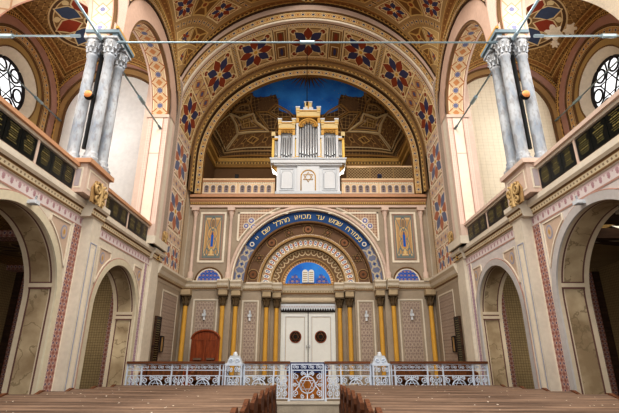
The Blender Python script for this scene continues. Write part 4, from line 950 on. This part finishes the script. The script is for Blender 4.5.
    # floodlights under the near arch
    for y, zz, x, c, lb in ((6.3, 3.98, 4.28, 'white_grey', 'small white floodlight on the face of the large arch, %s wall'), (6.2, 3.79, 4.85, 'chrome', 'small metal floodlight on the inner edge of the large arch, %s wall')):
        t = thing('floodlight', lb % side, 'light', (s * x, y, zz))
        b = MB(); b.box(-s * .045, s * .1, -.06, .06, -.11, -.05, c); b.build('housing', t)
        b = MB(); b.box(-.04, .04, -.065, -.06, -.1, -.06, 'white'); b.build('glass', t)
        b = MB(); b.tube([(0, 0, .03), (0, 0, -.06)], .015, 'chrome', 6); b.build('bracket', t)
    # black text boards and little meter on the chancel side wall
    pl = sidew(s, 4.4)
    t = thing('inscribed_board', 'tall narrow black board with gold lettering on the %s chancel wall' % side, 'board', (s * 4.4, 12.8, 1.2))
    q = lambda h, z, d, s=s: (s * d, h, z)
    b = MB(); b.pbox(q, -.2, .2, 0, 1.5, -.06, -.002, 'plaque_black'); b.build('panel', t)
    b = MB(); b.frame(q, -.22, .22, -.02, 1.52, .025, -.07, -.001, 'dark_wood'); b.build('frame', t)
    b = MB()
    for r in range(22):
        h = -.14
        while h < .12:
            l = rnd.uniform(.03, .08); b.pbox(q, h, min(h + l, .14), 1.4 - r * .062, 1.412 - r * .062, -.064, -.06, 'gold_text'); h += l + .03
    b.build('lettering', t)
    t = thing('wall_box', 'small dark framed box on the chancel wall beside the black board, %s side' % side, 'box', (s * 4.4, 13.28, 1.75))
    b = MB(); b.pbox(q, -.12, .12, 0, .42, -.05, -.012, 'tan'); b.build('casing', t); b = MB(); b.frame(q, -.14, .14, -.02, .44, .03, -.07, -.012, 'dark'); b.build('frame', t)

# ---------- tie rods
def rod(label, a, b, tb=None, r=.022):
    a, b = Vector(a), Vector(b); t = thing('tie_rod', label, 'tie rod', tuple(a), 'steel tie rods under the vaults'); dlt = b - a; u = dlt.normalized()
    m = MB(); m.tube([(0, 0, 0), tuple(dlt)], r, 'steel', 8); m.build('rod', t)
    if tb is not None:
        c = dlt * tb; m = MB(); m.tube([tuple(c - u * .16), tuple(c - u * .13), tuple(c + u * .13), tuple(c + u * .16)], r * 2.2, 'steel', 8); m.build('turnbuckle', t)
    for p in (u * .06, dlt - u * .06):
        m = MB(); m.tube([tuple(p - u * .1), tuple(p + u * .1)], r * 1.7, 'slab_steel', 8); m.build('end_clamp', t)
rod('long steel tie rod spanning the nave between the two column clusters', (-4.08, 7.5, 8.03), (4.08, 7.5, 8.03), .5, .02)
for s in (-1, 1):
    side = SIDE[s]
    rod('steel tie rod from the %s column slab to the outer gallery wall' % side, (s * 4.86, 7.3, 8.03), (s * 7.66, 7.3, 8.03), .55)
    rod('slanting steel tie rod from the %s column slab to the chancel pier' % side, (s * 4.42, 8.2, 8.03), (s * 4.4, 11.18, 8.03), .5)
    rod('steel tie rod running from the %s column slab towards the entrance' % side, (s * 4.42, 7.35, 8.03), (s * 4.42, 4.4, 8.03), None, .026)
    rod('steel tie rod crossing in front of the %s round window' % side, (s * 7.95, 8.2, 8.75), (s * 7.95, 11.9, 8.75), .7)
    t = thing('anchor_plate', 'small dark metal anchor plate on the chancel arch, %s side' % side, 'anchor plate', (s * 4.33, 12.12, 9.75)); b = MB()
    b.box(-.06, .06, -.05, .05, -.2, .2, 'capital_dark'); b.build('plate', t); b = MB(); b.tube([(0, -.07, 0), (0, .0, 0)], .03, 'steel', 6); b.build('bolt', t)
t = thing('hanging_cord', 'thin dark cord hanging from the middle of the long tie rod', 'cord', (0, 7.5, 7.93)); b = MB(); b.tube([(0, 0, 0), (.0, 0, -1.4)], .008, 'dark', 5); b.build('cord', t); b = MB(); b.tube([(0, 0, -1.4), (0, 0, -1.48)], .02, 'dark', 6); b.build('hook', t)

# ---------- yellow columns of the ark wall
COLS = [(4.2, -.14, 'beside the corner of the altar wall'), (2.93, -.14, 'fourth from the door'), (2.51, .02, 'third from the door'), (1.475, .38, 'second from the door'), (1.13, .58, 'next to the door')]
for s in (-1, 1):
    for hx, d, txt in COLS:
        t = thing('ark_column', 'slim ochre yellow column with dark capital %s, %s of the white door' % (txt, SIDE[s]), 'column', (s * hx, 15 + d, .65), 'yellow columns of the altar wall')
        b = MB(); b.box(-.14, .14, -.14, .14, 0, .12, 'stone'); b.lathe([(.13, .12), (.13, .18), (.1, .24), (.11, .28), (.085, .32)], 0, 0, 'capital_dark', 16); b.build('base', t)
        b = MB(); b.lathe([(.08, .32), (.08, 1.2), (.075, 2.6)], 0, 0, 'gold_column', 18); b.build('shaft', t)
        b = MB(); b.lathe([(.084, 2.6), (.1, 2.62), (.1, 2.66), (.085, 2.68), (.09, 2.78), (.12, 2.9), (.15, 2.96)], 0, 0, 'capital_dark', 16)
        for k in range(8):
            a = 2 * PI * k / 8
            b.tube([(.09 * math.cos(a), .09 * math.sin(a), 2.68), (.105 * math.cos(a), .105 * math.sin(a), 2.8), (.16 * math.cos(a), .16 * math.sin(a), 2.88), (.165 * math.cos(a), .165 * math.sin(a), 2.84)], lambda u: .028 * (1 - .4 * u), 'capital_dark', 5)
        b.box(-.155, .155, -.155, .155, 2.92, 2.97, 'capital_dark'); b.build('capital', t)

# ---------- the ark door
dy = 15.86
q0 = front(dy)
b = MB(); b.pbox(q0, -.98, -.92, .65, 3.2, -.04, .06, 'door_white'); b.pbox(q0, .92, .98, .65, 3.2, -.04, .06, 'door_white'); b.pbox(q0, -.98, .98, 3.14, 3.2, -.04, .06, 'door_white')
door = struct(b, 'door_1')
for s, nm in ((-1, 'left'), (1, 'right')):
    q = lambda h, z, d, s=s: q0(s * h, z, d)
    b = MB(); b.pbox(q, .015, .92, .66, 3.14, 0, .05, 'door_white'); b.frame(q, .1, .84, .95, 3.0, .025, -.02, 0, 'white'); b.frame(q, .13, .81, .98, 2.97, .012, -.012, 0, 'tan'); b.frame(q, .1, .84, .7, .9, .02, -.015, 0, 'white')
    leaf = b.build('door_leaf', door, kind='structure')
    b = MB(); cz = 2.28; hx = .45
    b.disc(q, hx, cz, .19, -.006, 'dark', 28); b.tube(circle_pts(q, hx, cz, .195, -.015, 28), .02, 'red_wood', 6, True)
    for k in range(2): b.tube([q(hx + .18 * math.cos(PI / 2 + k * PI / 3 + 2 * PI * i / 3), cz + .18 * math.sin(PI / 2 + k * PI / 3 + 2 * PI * i / 3), -.02) for i in range(3)], .014, 'bronze', 5, True)
    b.tube(circle_pts(q, hx, cz, .09, -.02, 16), .012, 'bronze', 5, True); b.build('star_grille', leaf, kind='structure')
    b = MB(); b.tube([q(.05, 2.0, 0), q(.05, 2.0, -.05), q(.05, 1.9, -.05)], .014, 'chrome', 6); b.build('door_handle', leaf, kind='structure')
b = MB()
poly = [(-.99, 3.42), (-.99, 3.26)]
for i in range(22): x = -.99 + .09 * i; poly += [(x + .012, 3.26), (x + .045, 3.18), (x + .078, 3.26)]
poly += [(.99, 3.26), (.99, 3.42)]
b.prism(poly, q0, -.1, -.07, 'white_grey'); b.pbox(q0, -.98, .98, 3.13, 3.3, -.06, -.045, 'dark')
for i in range(22): b.pbox(q0, -.975 + .09 * i, -.975 + .09 * i + .06, 3.3, 3.34, -.106, -.1, 'mauve')
b.build('door_valance', door, kind='structure')

# ---------- white wall fittings on the diaper panels
for x, d, lb in ((-3.55, -.02, 'white electric fitting on the panel above the arched wooden seat'), (-2.04, .33, 'white electric fitting on the diaper panel left of the white door'), (2.04, .33, 'white electric fitting on the diaper panel right of the white door'), (3.55, -.02, 'white electric fitting on the panel at the right end of the altar wall')):
    t = thing('wall_fitting', lb, 'light fitting', (x, 15 + d, 2.95), 'white fittings on the altar wall')
    b = MB(); b.box(-.035, .035, -.06, .0, -.16, .14, 'white'); b.build('backplate', t)
    b = MB(); b.box(-.065, .065, -.1, -.06, -.03, .05, 'white_grey'); b.build('holder', t)
    b = MB(); b.lathe([(0, .2), (.03, .17), (.035, .1), (.02, .05)], 0, -.08, 'white_grey', 10); b.build('bulb', t)

# ---------- arched wooden seat, lectern and benches behind the railing
t = thing('high_backed_seat', 'reddish brown wooden seat with tall arched back standing left of the altar door', 'seat', (-3.36, 14.25, .65))
b = MB(); arc = [(.46 * math.cos(a), 1.5 + .28 * math.sin(a)) for a in [PI * i / 20 for i in range(21)]]
b.prism([(.46, 0)] + arc + [(-.46, 0)], lambda h, z, d: (h, d, z), .36, .42, 'red_wood'); bk = b.build('backrest', t)
b = MB(); P_ = [(.46 * math.cos(a), .34, 1.5 + .28 * math.sin(a)) for a in [PI * i / 20 for i in range(21)]]; b.tube(P_, .035, 'red_wood', 8); b.build('moulding', bk)
for e in (-1, 1):
    q = lambda h, z, d, e=e: (e * h, .36 + d, z)
    b = MB(); b.frame(q, .05, .38, .75, 1.5, .035, -.025, 0, 'red_wood'); b.rect(q, .08, .35, .78, 1.47, -.005, 'red_wood'); b.build('panel', bk)
    b = MB(); b.pbox(q, .08, .34, .86, .92, -.1, 0, 'pew_top'); b.build('book_ledge', t)
    b = MB(); b.prism([(-.3, 0), (-.3, .5), (-.2, .62), (.1, .66), (.36, .8), (.36, 0)], lambda h, z, d, e=e: (e * d, h, z), .42, .47, 'red_wood'); b.build('arm', t)
b = MB(); b.box(-.42, .42, -.28, .36, .38, .44, 'red_wood'); b.box(-.42, .42, -.24, -.2, 0, .38, 'red_wood'); b.build('seat', t)
t = thing('lectern', 'orange brown wooden reading desk with dark blue cloth behind the white gate', 'lectern', (.0, 11.6, .65))
b = MB(); b.box(-.52, .52, -.3, .3, 0, .66, 'orange_wood')
for e in (-1, 1): b.frame(lambda h, z, d, e=e: (e * h, -.3 + d, z), .06, .46, .08, .58, .04, -.02, 0, 'orange_wood')
b.build('desk_body', t)
b = MB(); b.prism([(-.36, .66), (.34, .72), (.34, .8), (-.36, .72)], lambda h, z, d: (d, h, z), -.56, .56, 'orange_wood'); b.build('desk_top', t)
b = MB(); b.prism([(-.37, .725), (.34, .805), (.34, .82), (-.385, .74), (-.385, .58), (-.37, .58)], lambda h, z, d: (d, h, z), -.5, .5, 'blue_cloth'); b.build('cloth', t)
def bench(label, x, y, w_):
    t = thing('bench', label, 'bench', (x, y, .65), 'brown benches behind the railing')
    b = MB(); b.box(-w_ / 2, w_ / 2, .16, .2, .1, .78, 'bench_wood'); b.frame(lambda h, z, d: (h, .16 + d, z), -w_ / 2 + .04, w_ / 2 - .04, .46, .74, .04, -.02, 0, 'bench_wood'); b.build('backrest', t)
    b = MB(); b.box(-w_ / 2, w_ / 2, -.22, .18, .4, .44, 'bench_wood'); b.build('seat', t)
    for e in (-1, 1):
        b = MB(); b.prism([(-.24, 0), (-.24, .58), (.0, .62), (.16, .82), (.22, .82), (.22, 0)], lambda h, z, d, e=e: (e * d, h, z), w_ / 2 - .02, w_ / 2 + .04, 'bench_wood'); b.build('end_panel', t)
bench('brown wooden bench behind the railing, at the corner left of the arched seat', -3.75, 11.7, .9)
bench('brown wooden bench behind the railing in front of the arched seat', -2.5, 11.7, .8)
bench('brown wooden bench behind the railing, right of the gate beside the pedestal', 2.65, 11.7, .8)
bench('brown wooden bench behind the railing, in the corner under the right black board', 3.85, 11.7, .8)

# ---------- altar railing
RY = 10.62; Rz = .65
qr = lambda h, z, d: (h, d, z)
def iron_panel(w_, h_, kind):
    """scrolled ironwork centred at x = 0, from z = 0 to h_"""
    b = MB(); R = .0125
    hw = w_ / 2
    if kind == 'star':
        cz = h_ * .5; r = min(hw * .5, h_ * .33)
        b.tube(circle_pts(qr, 0, cz, r, 0, 22), R * 1.2, 'iron_white', 5, True)
        for k in range(2): b.tube([qr(r * math.cos(PI / 2 + k * PI / 3 + 2 * PI * i / 3), cz + r * math.sin(PI / 2 + k * PI / 3 + 2 * PI * i / 3), 0) for i in range(3)], R * 1.2, 'iron_white', 5, True)
        for e in (-1, 1):
            for f in (-1, 1):
                b.tube(spiral_pts(qr, e * hw * .74, cz + f * h_ * .3, hw * .2, 1.6, PI / 2 * f, -e * f), R, 'iron_white', 5); b.tube(spiral_pts(qr, e * hw * .3, cz + f * h_ * .41, hw * .13, 1.4, -PI / 2 * f, e * f), R, 'iron_white', 5)
                b.tube([qr(e * hw * .74, cz + f * h_ * .3 - f * hw * .2, 0), qr(e * hw * .6, cz + f * h_ * .08, 0), qr(e * r * .98, cz, 0)], R, 'iron_white', 5)
            b.tube([qr(e * hw, cz, 0), qr(e * r, cz, 0)], R, 'iron_white', 5); b.tube(circle_pts(qr, e * hw * .8, cz, hw * .09, 0, 10), R, 'iron_white', 5, True)
            b.tube([qr(e * hw * .93, 0, 0), qr(e * hw * .93, h_, 0)], R, 'iron_white', 4)
        b.tube([qr(0, 0, 0), qr(0, cz - r, 0)], R, 'iron_white', 5); b.tube([qr(0, cz + r, 0), qr(0, h_, 0)], R, 'iron_white', 5)
        for a in range(5): b.tube([qr(0, cz + r * 1.02, 0), qr(.07 * (a - 2), cz + r + .09, 0)], R, 'iron_white', 4)
    else:
        for e in (-1, 1):
            b.tube([qr(e * hw * .45, 0, 0), qr(e * hw * .45, h_, 0)], R * .9, 'iron_white', 4)
            for k in range(3): b.tube(spiral_pts(qr, e * hw * .0 + e * hw * .42, h_ * (.2 + .3 * k), hw * .36, 1.5, PI / 2, -e), R, 'iron_white', 5)
        b.tube([qr(0, 0, 0), qr(0, h_, 0)], R, 'iron_white', 4)
        for k in range(2): b.tube(circle_pts(qr, 0, h_ * (.35 + .3 * k), hw * .16, 0, 10), R, 'iron_white', 5, True)
    return b
def frieze(w_):
    b = MB(); n = max(1, round(w_ / .16))
    for i in range(n):
        cx = -w_ / 2 + w_ * (i + .5) / n
        b.tube(spiral_pts(qr, cx - .03, .07, .045, 1.3, 0, 1), .009, 'iron_white', 5); b.tube(spiral_pts(qr, cx + .04, .07, .035, 1.3, PI, 1), .009, 'iron_white', 5)
    return b
for s in (-1, 1):
    side = SIDE[s]
    t = thing('altar_railing', 'white wrought iron railing with star panels on the altar platform, %s of the gate' % side, 'railing', (0, RY, Rz))
    xs = [.42, .78, 1.47, 1.96, 2.04, 2.8, 3.16, 3.86, 4.2]
    for x in xs:
        b = MB(); b.box(s * x - .016, s * x + .016, -.016, .016, 0, .8, 'iron_white'); b.box(s * x - .028, s * x + .028, -.028, .028, 0, .04, 'iron_white'); b.build('post', t)
    for z in (.06, .54, .66, .79):
        b = MB(); 
        for a, c in ((.42, 1.49), (1.93, 4.2)): b.box(s * a, s * c, -.012, .012, z - .01, z + .01, 'iron_white')
        b.build('bar', t)
    for a, c, kd in ((.42, .78, 'n'), (.78, 1.47, 'star'), (2.04, 2.8, 'star'), (2.8, 3.16, 'n'), (3.16, 3.86, 'star'), (3.86, 4.2, 'n')):
        b = iron_panel(c - a, .48, kd); b.v = [(p[0] + s * (a + c) / 2, p[1], p[2] + .06) for p in b.v]; b.build('scroll_panel', t)
        b = frieze(c - a); b.v = [(p[0] + s * (a + c) / 2, p[1], p[2] + .66) for p in b.v]; b.build('scroll_frieze', t)
    # pedestal
    t = thing('iron_pedestal', 'white iron pedestal with domed scroll top standing in the railing %s of the gate' % side, 'pedestal', (s * 1.7, RY, Rz))
    for e in (-1, 1):
        for f in (-1, 1):
            b = MB(); b.box(e * .18 - .016, e * .18 + .016, f * .14 - .018, f * .14 + .018, 0, .76, 'iron_white'); b.build('leg', t)
    b = MB(); b.box(-.2, .2, -.16, .16, .76, .81, 'iron_white')
    b.prism([(-.17, .81), (.17, .81), (.13, .92), (.1, .98), (-.1, .98), (-.13, .92)], lambda h, z, d: (h, d, z), -.1, .1, 'white_grey')
    b.tube(spiral_pts(lambda h, z, d: (h, -.115, z), .07, .87, .05, 1.3, 0, 1), .014, 'iron_white', 6); b.tube(spiral_pts(lambda h, z, d: (h, -.115, z), -.07, .87, .05, 1.3, PI, -1), .014, 'iron_white', 6); b.build('cap', t)
    b = MB(); b.lathe([(.05, .98), (.06, 1.0), (.04, 1.03), (.045, 1.05), (.0, 1.07)], 0, 0, 'white', 12); b.build('finial', t)
    b = MB(); b.box(-.2, .2, -.15, .15, .52, .545, 'iron_white'); b.box(-.2, .2, -.15, .15, .1, .12, 'iron_white'); b.build('shelf', t)
    b = iron_panel(.36, .4, 'n'); b.v = [(p[0], p[1] - .14, p[2] + .12) for p in b.v]; b.build('scroll_panel', t)
    b = frieze(.36); b.v = [(p[0], p[1] - .14, p[2] * 1.5 + .57) for p in b.v]; b.build('scroll_frieze', t)
    # wooden handrail
    t = thing('handrail', 'dark brown wooden handrail on the white railing %s of the gate' % side, 'handrail', (s * .4, RY, 1.45))
    for a, c in ((0, 1.07), (1.54, 3.82)):
        b = MB(); b.box(s * a, s * c, -.045, .045, 0, .055, 'rail_wood'); b.build('rail_length', t)
t = thing('altar_gate', 'white wrought iron gate with central star closing the altar railing', 'gate', (0, RY, Rz))
b = MB()
for e in (-1, 1): b.box(e * .37 - .016, e * .37 + .016, -.014, .014, .02, .8, 'iron_white')
for z in (.03, .66, .79): b.box(-.385, .385, -.012, .012, z - .012, z + .012, 'iron_white')
b.build('frame', t)
b = iron_panel(.72, .6, 'star'); b.v = [(p[0], p[1], p[2] + .045) for p in b.v]
b.build('scroll_panel', t)
b = frieze(.72); b.v = [(p[0], p[1], p[2] + .66) for p in b.v]; b.build('scroll_frieze', t)
b = MB(); b.tube([(.33, -.03, .42), (.28, -.03, .42)], .014, 'iron_white', 6); b.build('latch', t)

# ---------- loft balustrade
for s in (-1, 1):
    side = SIDE[s]
    t = thing('loft_balustrade', 'pink beige balustrade with small arched openings on the loft %s of the organ' % side, 'balustrade', (0, 14.95, 7.33))
    q = lambda h, z, d, s=s: (s * h, d, z)
    b = MB(); b.pbox(q, 1.27, 4.2, 0, .6, 0, .1, 'bal_tan'); b.pbox(q, 1.27, 4.2, 0, .07, -.03, .13, 'pink_deep'); b.build('parapet', t)
    b = MB(); b.pbox(q, 1.27, 4.2, .6, .68, -.06, .16, 'bal_tan'); b.pbox(q, 1.27, 4.2, .55, .6, -.03, .13, 'pink_wood'); b.rect(q, 1.27, 4.2, .48, .55, -.004, 'dentil', fit=(34, 1)); b.build('coping', t)
    for a0 in (1.36, 2.72):
        b = MB(); b.frame(q, a0, a0 + 1.26, .09, .5, .02, -.012, 0, 'cream_light'); b.build('moulding', t)
        for k in range(5):
            cx = a0 + .13 + .25 * k
            b = MB(); b.prism([(cx - .08, .13), (cx + .08, .13), (cx + .08, .34)] + [(cx + .08 * math.cos(x), .34 + .08 * math.sin(x)) for x in [PI * i / 8 for i in range(1, 8)]] + [(cx - .08, .34)], q, -.006, .0, 'niche_grey')
            for zz, ww in ((.15, .015), (.23, .035), (.32, .05)): b.pbox(q, cx - ww, cx + ww, zz, zz + .05, -.012, -.006, 'capital_dark')
            b.tube([q(cx + .095 * math.cos(PI * i / 10), .34 + .095 * math.sin(PI * i / 10), -.01) for i in range(11)], .014, 'cream_light', 5); b.build('arched_opening', t)
# wire screen behind the right balustrade
t = thing('wire_screen', 'wooden framed wire mesh screen behind the loft balustrade right of the organ', 'screen', (1.5, 15.2, 7.33))
b = MB(); 
for i in range(-4, 26):
    for dx in (.55, -.55):
        x0 = i * .115 if dx > 0 else i * .115 + .55
        pts = [(x0 + dx * k / 10, 0, .74 + .55 * k / 10) for k in range(11)]
        pts = [p for p in pts if 0 <= p[0] <= 2.65]
        if len(pts) > 1: b.tube([pts[0], pts[-1]], .009, 'cream_dull', 4)
b.build('mesh', t)
b = MB(); b.box(0, 2.65, -.02, .02, 1.28, 1.34, 'bal_tan'); b.box(0, 2.65, -.02, .02, .7, .74, 'tan')
for x in (0, .9, 1.8, 2.62): b.box(x, x + .03, -.02, .02, 0, 1.3, 'tan')
b.build('frame', t)
for x, lb in ((-2.74, 'small dark box on the loft balustrade left of the organ'), (2.74, 'small dark blue box on the loft balustrade right of the organ')):
    t = thing('loft_box', lb, 'box', (x, 15.0, 8.01)); b = MB(); b.box(-.07, .07, -.05, .05, 0, .2, 'dark' if x < 0 else 'blue_cloth'); b.build('casing', t); b = MB(); b.box(-.05, .05, -.055, -.05, .04, .15, 'black'); b.build('grille', t)

# ---------- organ
O = thing('pipe_organ', 'white and gold pipe organ standing on the loft above the altar wall', 'organ', (0, 14.78, 7.33))
q = lambda h, z, d: (h, d, z)
b = MB(); b.pbox(q, -1.2, 1.2, 0, 1.2, .08, .9, 'white'); b.pbox(q, -.42, .42, 0, 1.2, 0, .1, 'white'); b.pbox(q, -1.24, 1.24, 0, .1, -.03, .9, 'white_grey'); base = b.build('base_case', O)
for e in (-1, 1):
    qq = lambda h, z, d, e=e: (e * h, d, z)
    b = MB(); b.frame(qq, .52, 1.1, .16, 1.08, .05, .05, .08, 'white_grey'); b.prism([(.6, .24), (1.02, .24), (1.02, .85), (.93, .96), (.69, .96), (.6, .85)], qq, .05, .08, 'white'); b.tube([qq(h, z, .05) for h, z in [(.6, .24), (1.02, .24), (1.02, .85), (.93, .96), (.69, .96), (.6, .85)]], .016, 'white_grey', 5, True); b.build('panel', base)
b = MB(); A = [(.27, .14), (.27, .7)] + [(.27 * math.cos(a), .7 + .27 * math.sin(a)) for a in [PI * i / 14 for i in range(1, 14)]] + [(-.27, .7), (-.27, .14)]
b.tube([q(h, z, -.01) for h, z in A], .022, 'gold', 6); b.build('arched_moulding', base)
b = MB()
for k in range(2): b.tube([q(.2 * math.cos(PI / 2 + k * PI / 3 + 2 * PI * i / 3), .68 + .2 * math.sin(PI / 2 + k * PI / 3 + 2 * PI * i / 3), -.015) for i in range(3)], .018, 'gold', 6, True)
b.build('star_emblem', base)
b = MB(); b.pbox(q, -1.3, 1.3, 1.16, 1.22, -.06, .95, 'white'); b.pbox(q, -1.42, 1.42, 1.22, 1.36, -.14, .95, 'white'); b.pbox(q, -1.46, 1.46, 1.36, 1.42, -.18, .95, 'white_grey')
for e in (-1, 1): b.prism([(1.2, .95), (1.42, 1.22), (1.2, 1.22)], lambda h, z, d, e=e: (e * h, d, z), .1, .3, 'gold')
b.build('ledge', O)
Z0 = 1.42
b = MB(); b.pbox(q, -1.36, 1.36, Z0, 2.5, .3, .9, 'white_grey'); b.pbox(q, -1.2, 1.2, Z0, 3.0, .3, .85, 'white_grey'); b.pbox(q, -.46, .46, Z0, 3.5, .3, .85, 'white_grey'); b.build('back_case', O)
def pipe(x, d, z0, z1, r):
    p = MB(); p.lathe([(.012, z0), (r, z0 + .16), (r, z1), (r * .8, z1), (0, z1 - .02)], 0, 0, 'pipe_tin', 12); p.v = [(v[0] + x, v[1] + d, v[2]) for v in p.v]
    p.pbox(lambda h, z, dd: (x + h, d - r * .96 + dd, z), -r * .5, r * .5, z0 + .17, z0 + .23, -.01, 0, 'mouth'); p.build('pipe', O)
def tower(cx, hw, ztop, dF, n, name, arch=False):
    p = MB()
    for e in (-1, 1):
        x = cx + e * (hw - .05); p.pbox(q, x - .05, x + .05, Z0, ztop - .42, dF, dF + .12, 'white'); p.pbox(q, x - .06, x + .06, Z0, Z0 + .1, dF - .015, dF + .12, 'white_grey'); p.pbox(q, x - .056, x + .056, Z0 + .1, Z0 + .14, dF - .012, dF + .12, 'gold')
        p.pbox(q, x - .055, x + .055, ztop - .66, ztop - .44, dF - .03, dF + .12, 'gold'); p.pbox(q, x - .07, x + .07, ztop - .2, ztop + .02, dF - .03, dF + .14, 'cream_gold'); p.pbox(q, x - .09, x + .09, ztop + .02, ztop + .08, dF - .05, dF + .16, 'white')
    p.pbox(q, cx - hw, cx + hw, ztop - .42, ztop - .36, dF - .04, .85, 'gold'); p.pbox(q, cx - hw, cx + hw, ztop - .36, ztop - .14, dF, .85, 'cream_gold'); p.pbox(q, cx - hw - .03, cx + hw + .03, ztop - .14, ztop - .1, dF - .04, .85, 'gold'); p.pbox(q, cx - hw + .06, cx + hw - .06, ztop - .1, ztop - .02, dF + .02, .8, 'white')
    tw = p.build(name, O)
    g = MB(); w2 = hw - .1
    if arch:
        g.tube([q(cx + w2 * math.cos(PI * i / 16), ztop - .82 + w2 * .95 * math.sin(PI * i / 16), dF + .03) for i in range(17)], .05, 'gold', 7)
        g.tube([q(cx + w2 * .8 * math.cos(PI * i / 16), ztop - .82 + w2 * .78 * math.sin(PI * i / 16), dF + .06) for i in range(17)], .035, 'gold', 7)
        for i in range(5): a = PI * (i + .5) / 5; g.tube(spiral_pts(q, cx + w2 * .62 * math.cos(a), ztop - .82 + w2 * .6 * math.sin(a), .06, 1.3, a, 1, dF + .05), .016, 'gold', 5)
    else:
        for i in range(4):
            x = cx - w2 + w2 * 2 * (i + .5) / 4; g.tube(spiral_pts(q, x, ztop - .5, .055, 1.3, 0, 1 if i < 2 else -1, dF + .04), .016, 'gold', 5)
        g.pbox(q, cx - w2, cx + w2, ztop - .46, ztop - .42, dF + .02, dF + .08, 'gold')
    g.build('gilded_carving', tw)
    for i in range(n):
        u = (i + .5) / n; x = cx - w2 + 2 * w2 * u; bump = 1 - abs(u - .5) * 2
        pipe(x, dF + .16, Z0 + .02 + .1 * (1 - bump), ztop - (.62 if not arch else .72) + (.14 * bump if arch else -.06 * bump), min(.055, w2 / n * .82))
tower(0, .47, 3.68, .0, 7, 'central_tower', True)
for e in (-1, 1):
    tower(e * .85, .33, 3.18, .08, 5, 'side_tower')
    qq = lambda h, z, d, e=e: (e * h, d, z)
    b = MB(); b.pbox(qq, 1.33, 1.42, Z0, 2.52, .12, .3, 'gold_paint'); b.pbox(qq, 1.18, 1.42, 2.4, 2.5, .12, .4, 'white'); b.pbox(qq, 1.3, 1.45, 2.5, 2.68, .1, .32, 'cream_gold'); b.pbox(qq, 1.18, 1.4, 2.34, 2.4, .1, .4, 'gold'); b.build('side_wing', O)
    for i in range(2): pipe(e * (1.23 + .065 * i), .2, Z0 + .03, 2.3, .03)
    b = MB(); b.pbox(qq, .47, .53, Z0, 2.5, .16, .3, 'gold_paint'); b.pbox(qq, .45, .55, 2.42, 2.52, .1, .4, 'white'); b.build('link_post', O)
b = MB(); b.pbox(q, -.2, .2, 3.62, 3.78, .05, .4, 'white'); b.pbox(q, -.14, .14, 3.78, 4.0, .08, .34, 'cream_gold'); b.pbox(q, -.17, .17, 4.0, 4.05, .05, .36, 'white'); b.pbox(q, -.03, .03, 3.7, 4.03, .04, .08, 'gold'); b.pbox(q, -.3, .3, 3.56, 3.62, .02, .5, 'gold'); b.build('finial', O)
# ------------------------------------------------------------------ camera and light
cam = bpy.data.cameras.new('camera'); co = bpy.data.objects.new('camera', cam); COL.objects.link(co)
cam.sensor_width = 36; cam.lens = 36 * 425.0 / 619.0
PITCH = math.atan(150.5 / 425.0)
co.location = (.05, 0, 1.6); co.rotation_euler = (PI / 2 + PITCH, 0, 0); SC.camera = co
w = bpy.data.worlds.new('daylight'); SC.world = w; w.use_nodes = True
bg = w.node_tree.nodes['Background']; bg.inputs[0].default_value = (1.0, .98, .96, 1); bg.inputs[1].default_value = 1.35
def area(name, loc, rot, sx, sy, power, col=(1, .96, .9)):
    l = bpy.data.lights.new(name, 'AREA'); l.shape = 'RECTANGLE'; l.size = sx; l.size_y = sy; l.energy = power; l.color = col
    o = bpy.data.objects.new(name, l); COL.objects.link(o); o.location = loc; o.rotation_euler = rot; return o
area('dome_light', (0, 4.5, 13.5), (math.radians(25), 0, 0), 7, 7, 1250)
for e in (-1, 1):
    area('gallery_window_light', (e * 7.9, 9.9, 8.6), (0, math.radians(90) * e, 0), 1.6, 1.6, 90, (.95, .97, 1))
    area('gallery_fill_light', (e * 6.5, 5.5, 8.2), (math.radians(80), 0, 0), 2.2, 2, 95, (1, .96, .92))  # added fill with no fitting behind it, brightens the gallery end wall
    area('aisle_fill_light', (e * 5.7, 10.3, 2.2), (math.radians(90), 0, 0), .7, 1.6, 11, (1, .94, .84))  # added fill, no real lamp here; lifts the dim aisle end wall
area('loft_fill_light', (0, 15.5, 8.3), (math.radians(160), 0, 0), 5, .5, 60, (1, .92, .8))  # added uplight without a real source, brightens the loft ceiling
SC.view_settings.view_transform = 'Standard'; SC.view_settings.look = 'Medium High Contrast'; SC.view_settings.exposure = 0
SC.cycles.max_bounces = 6
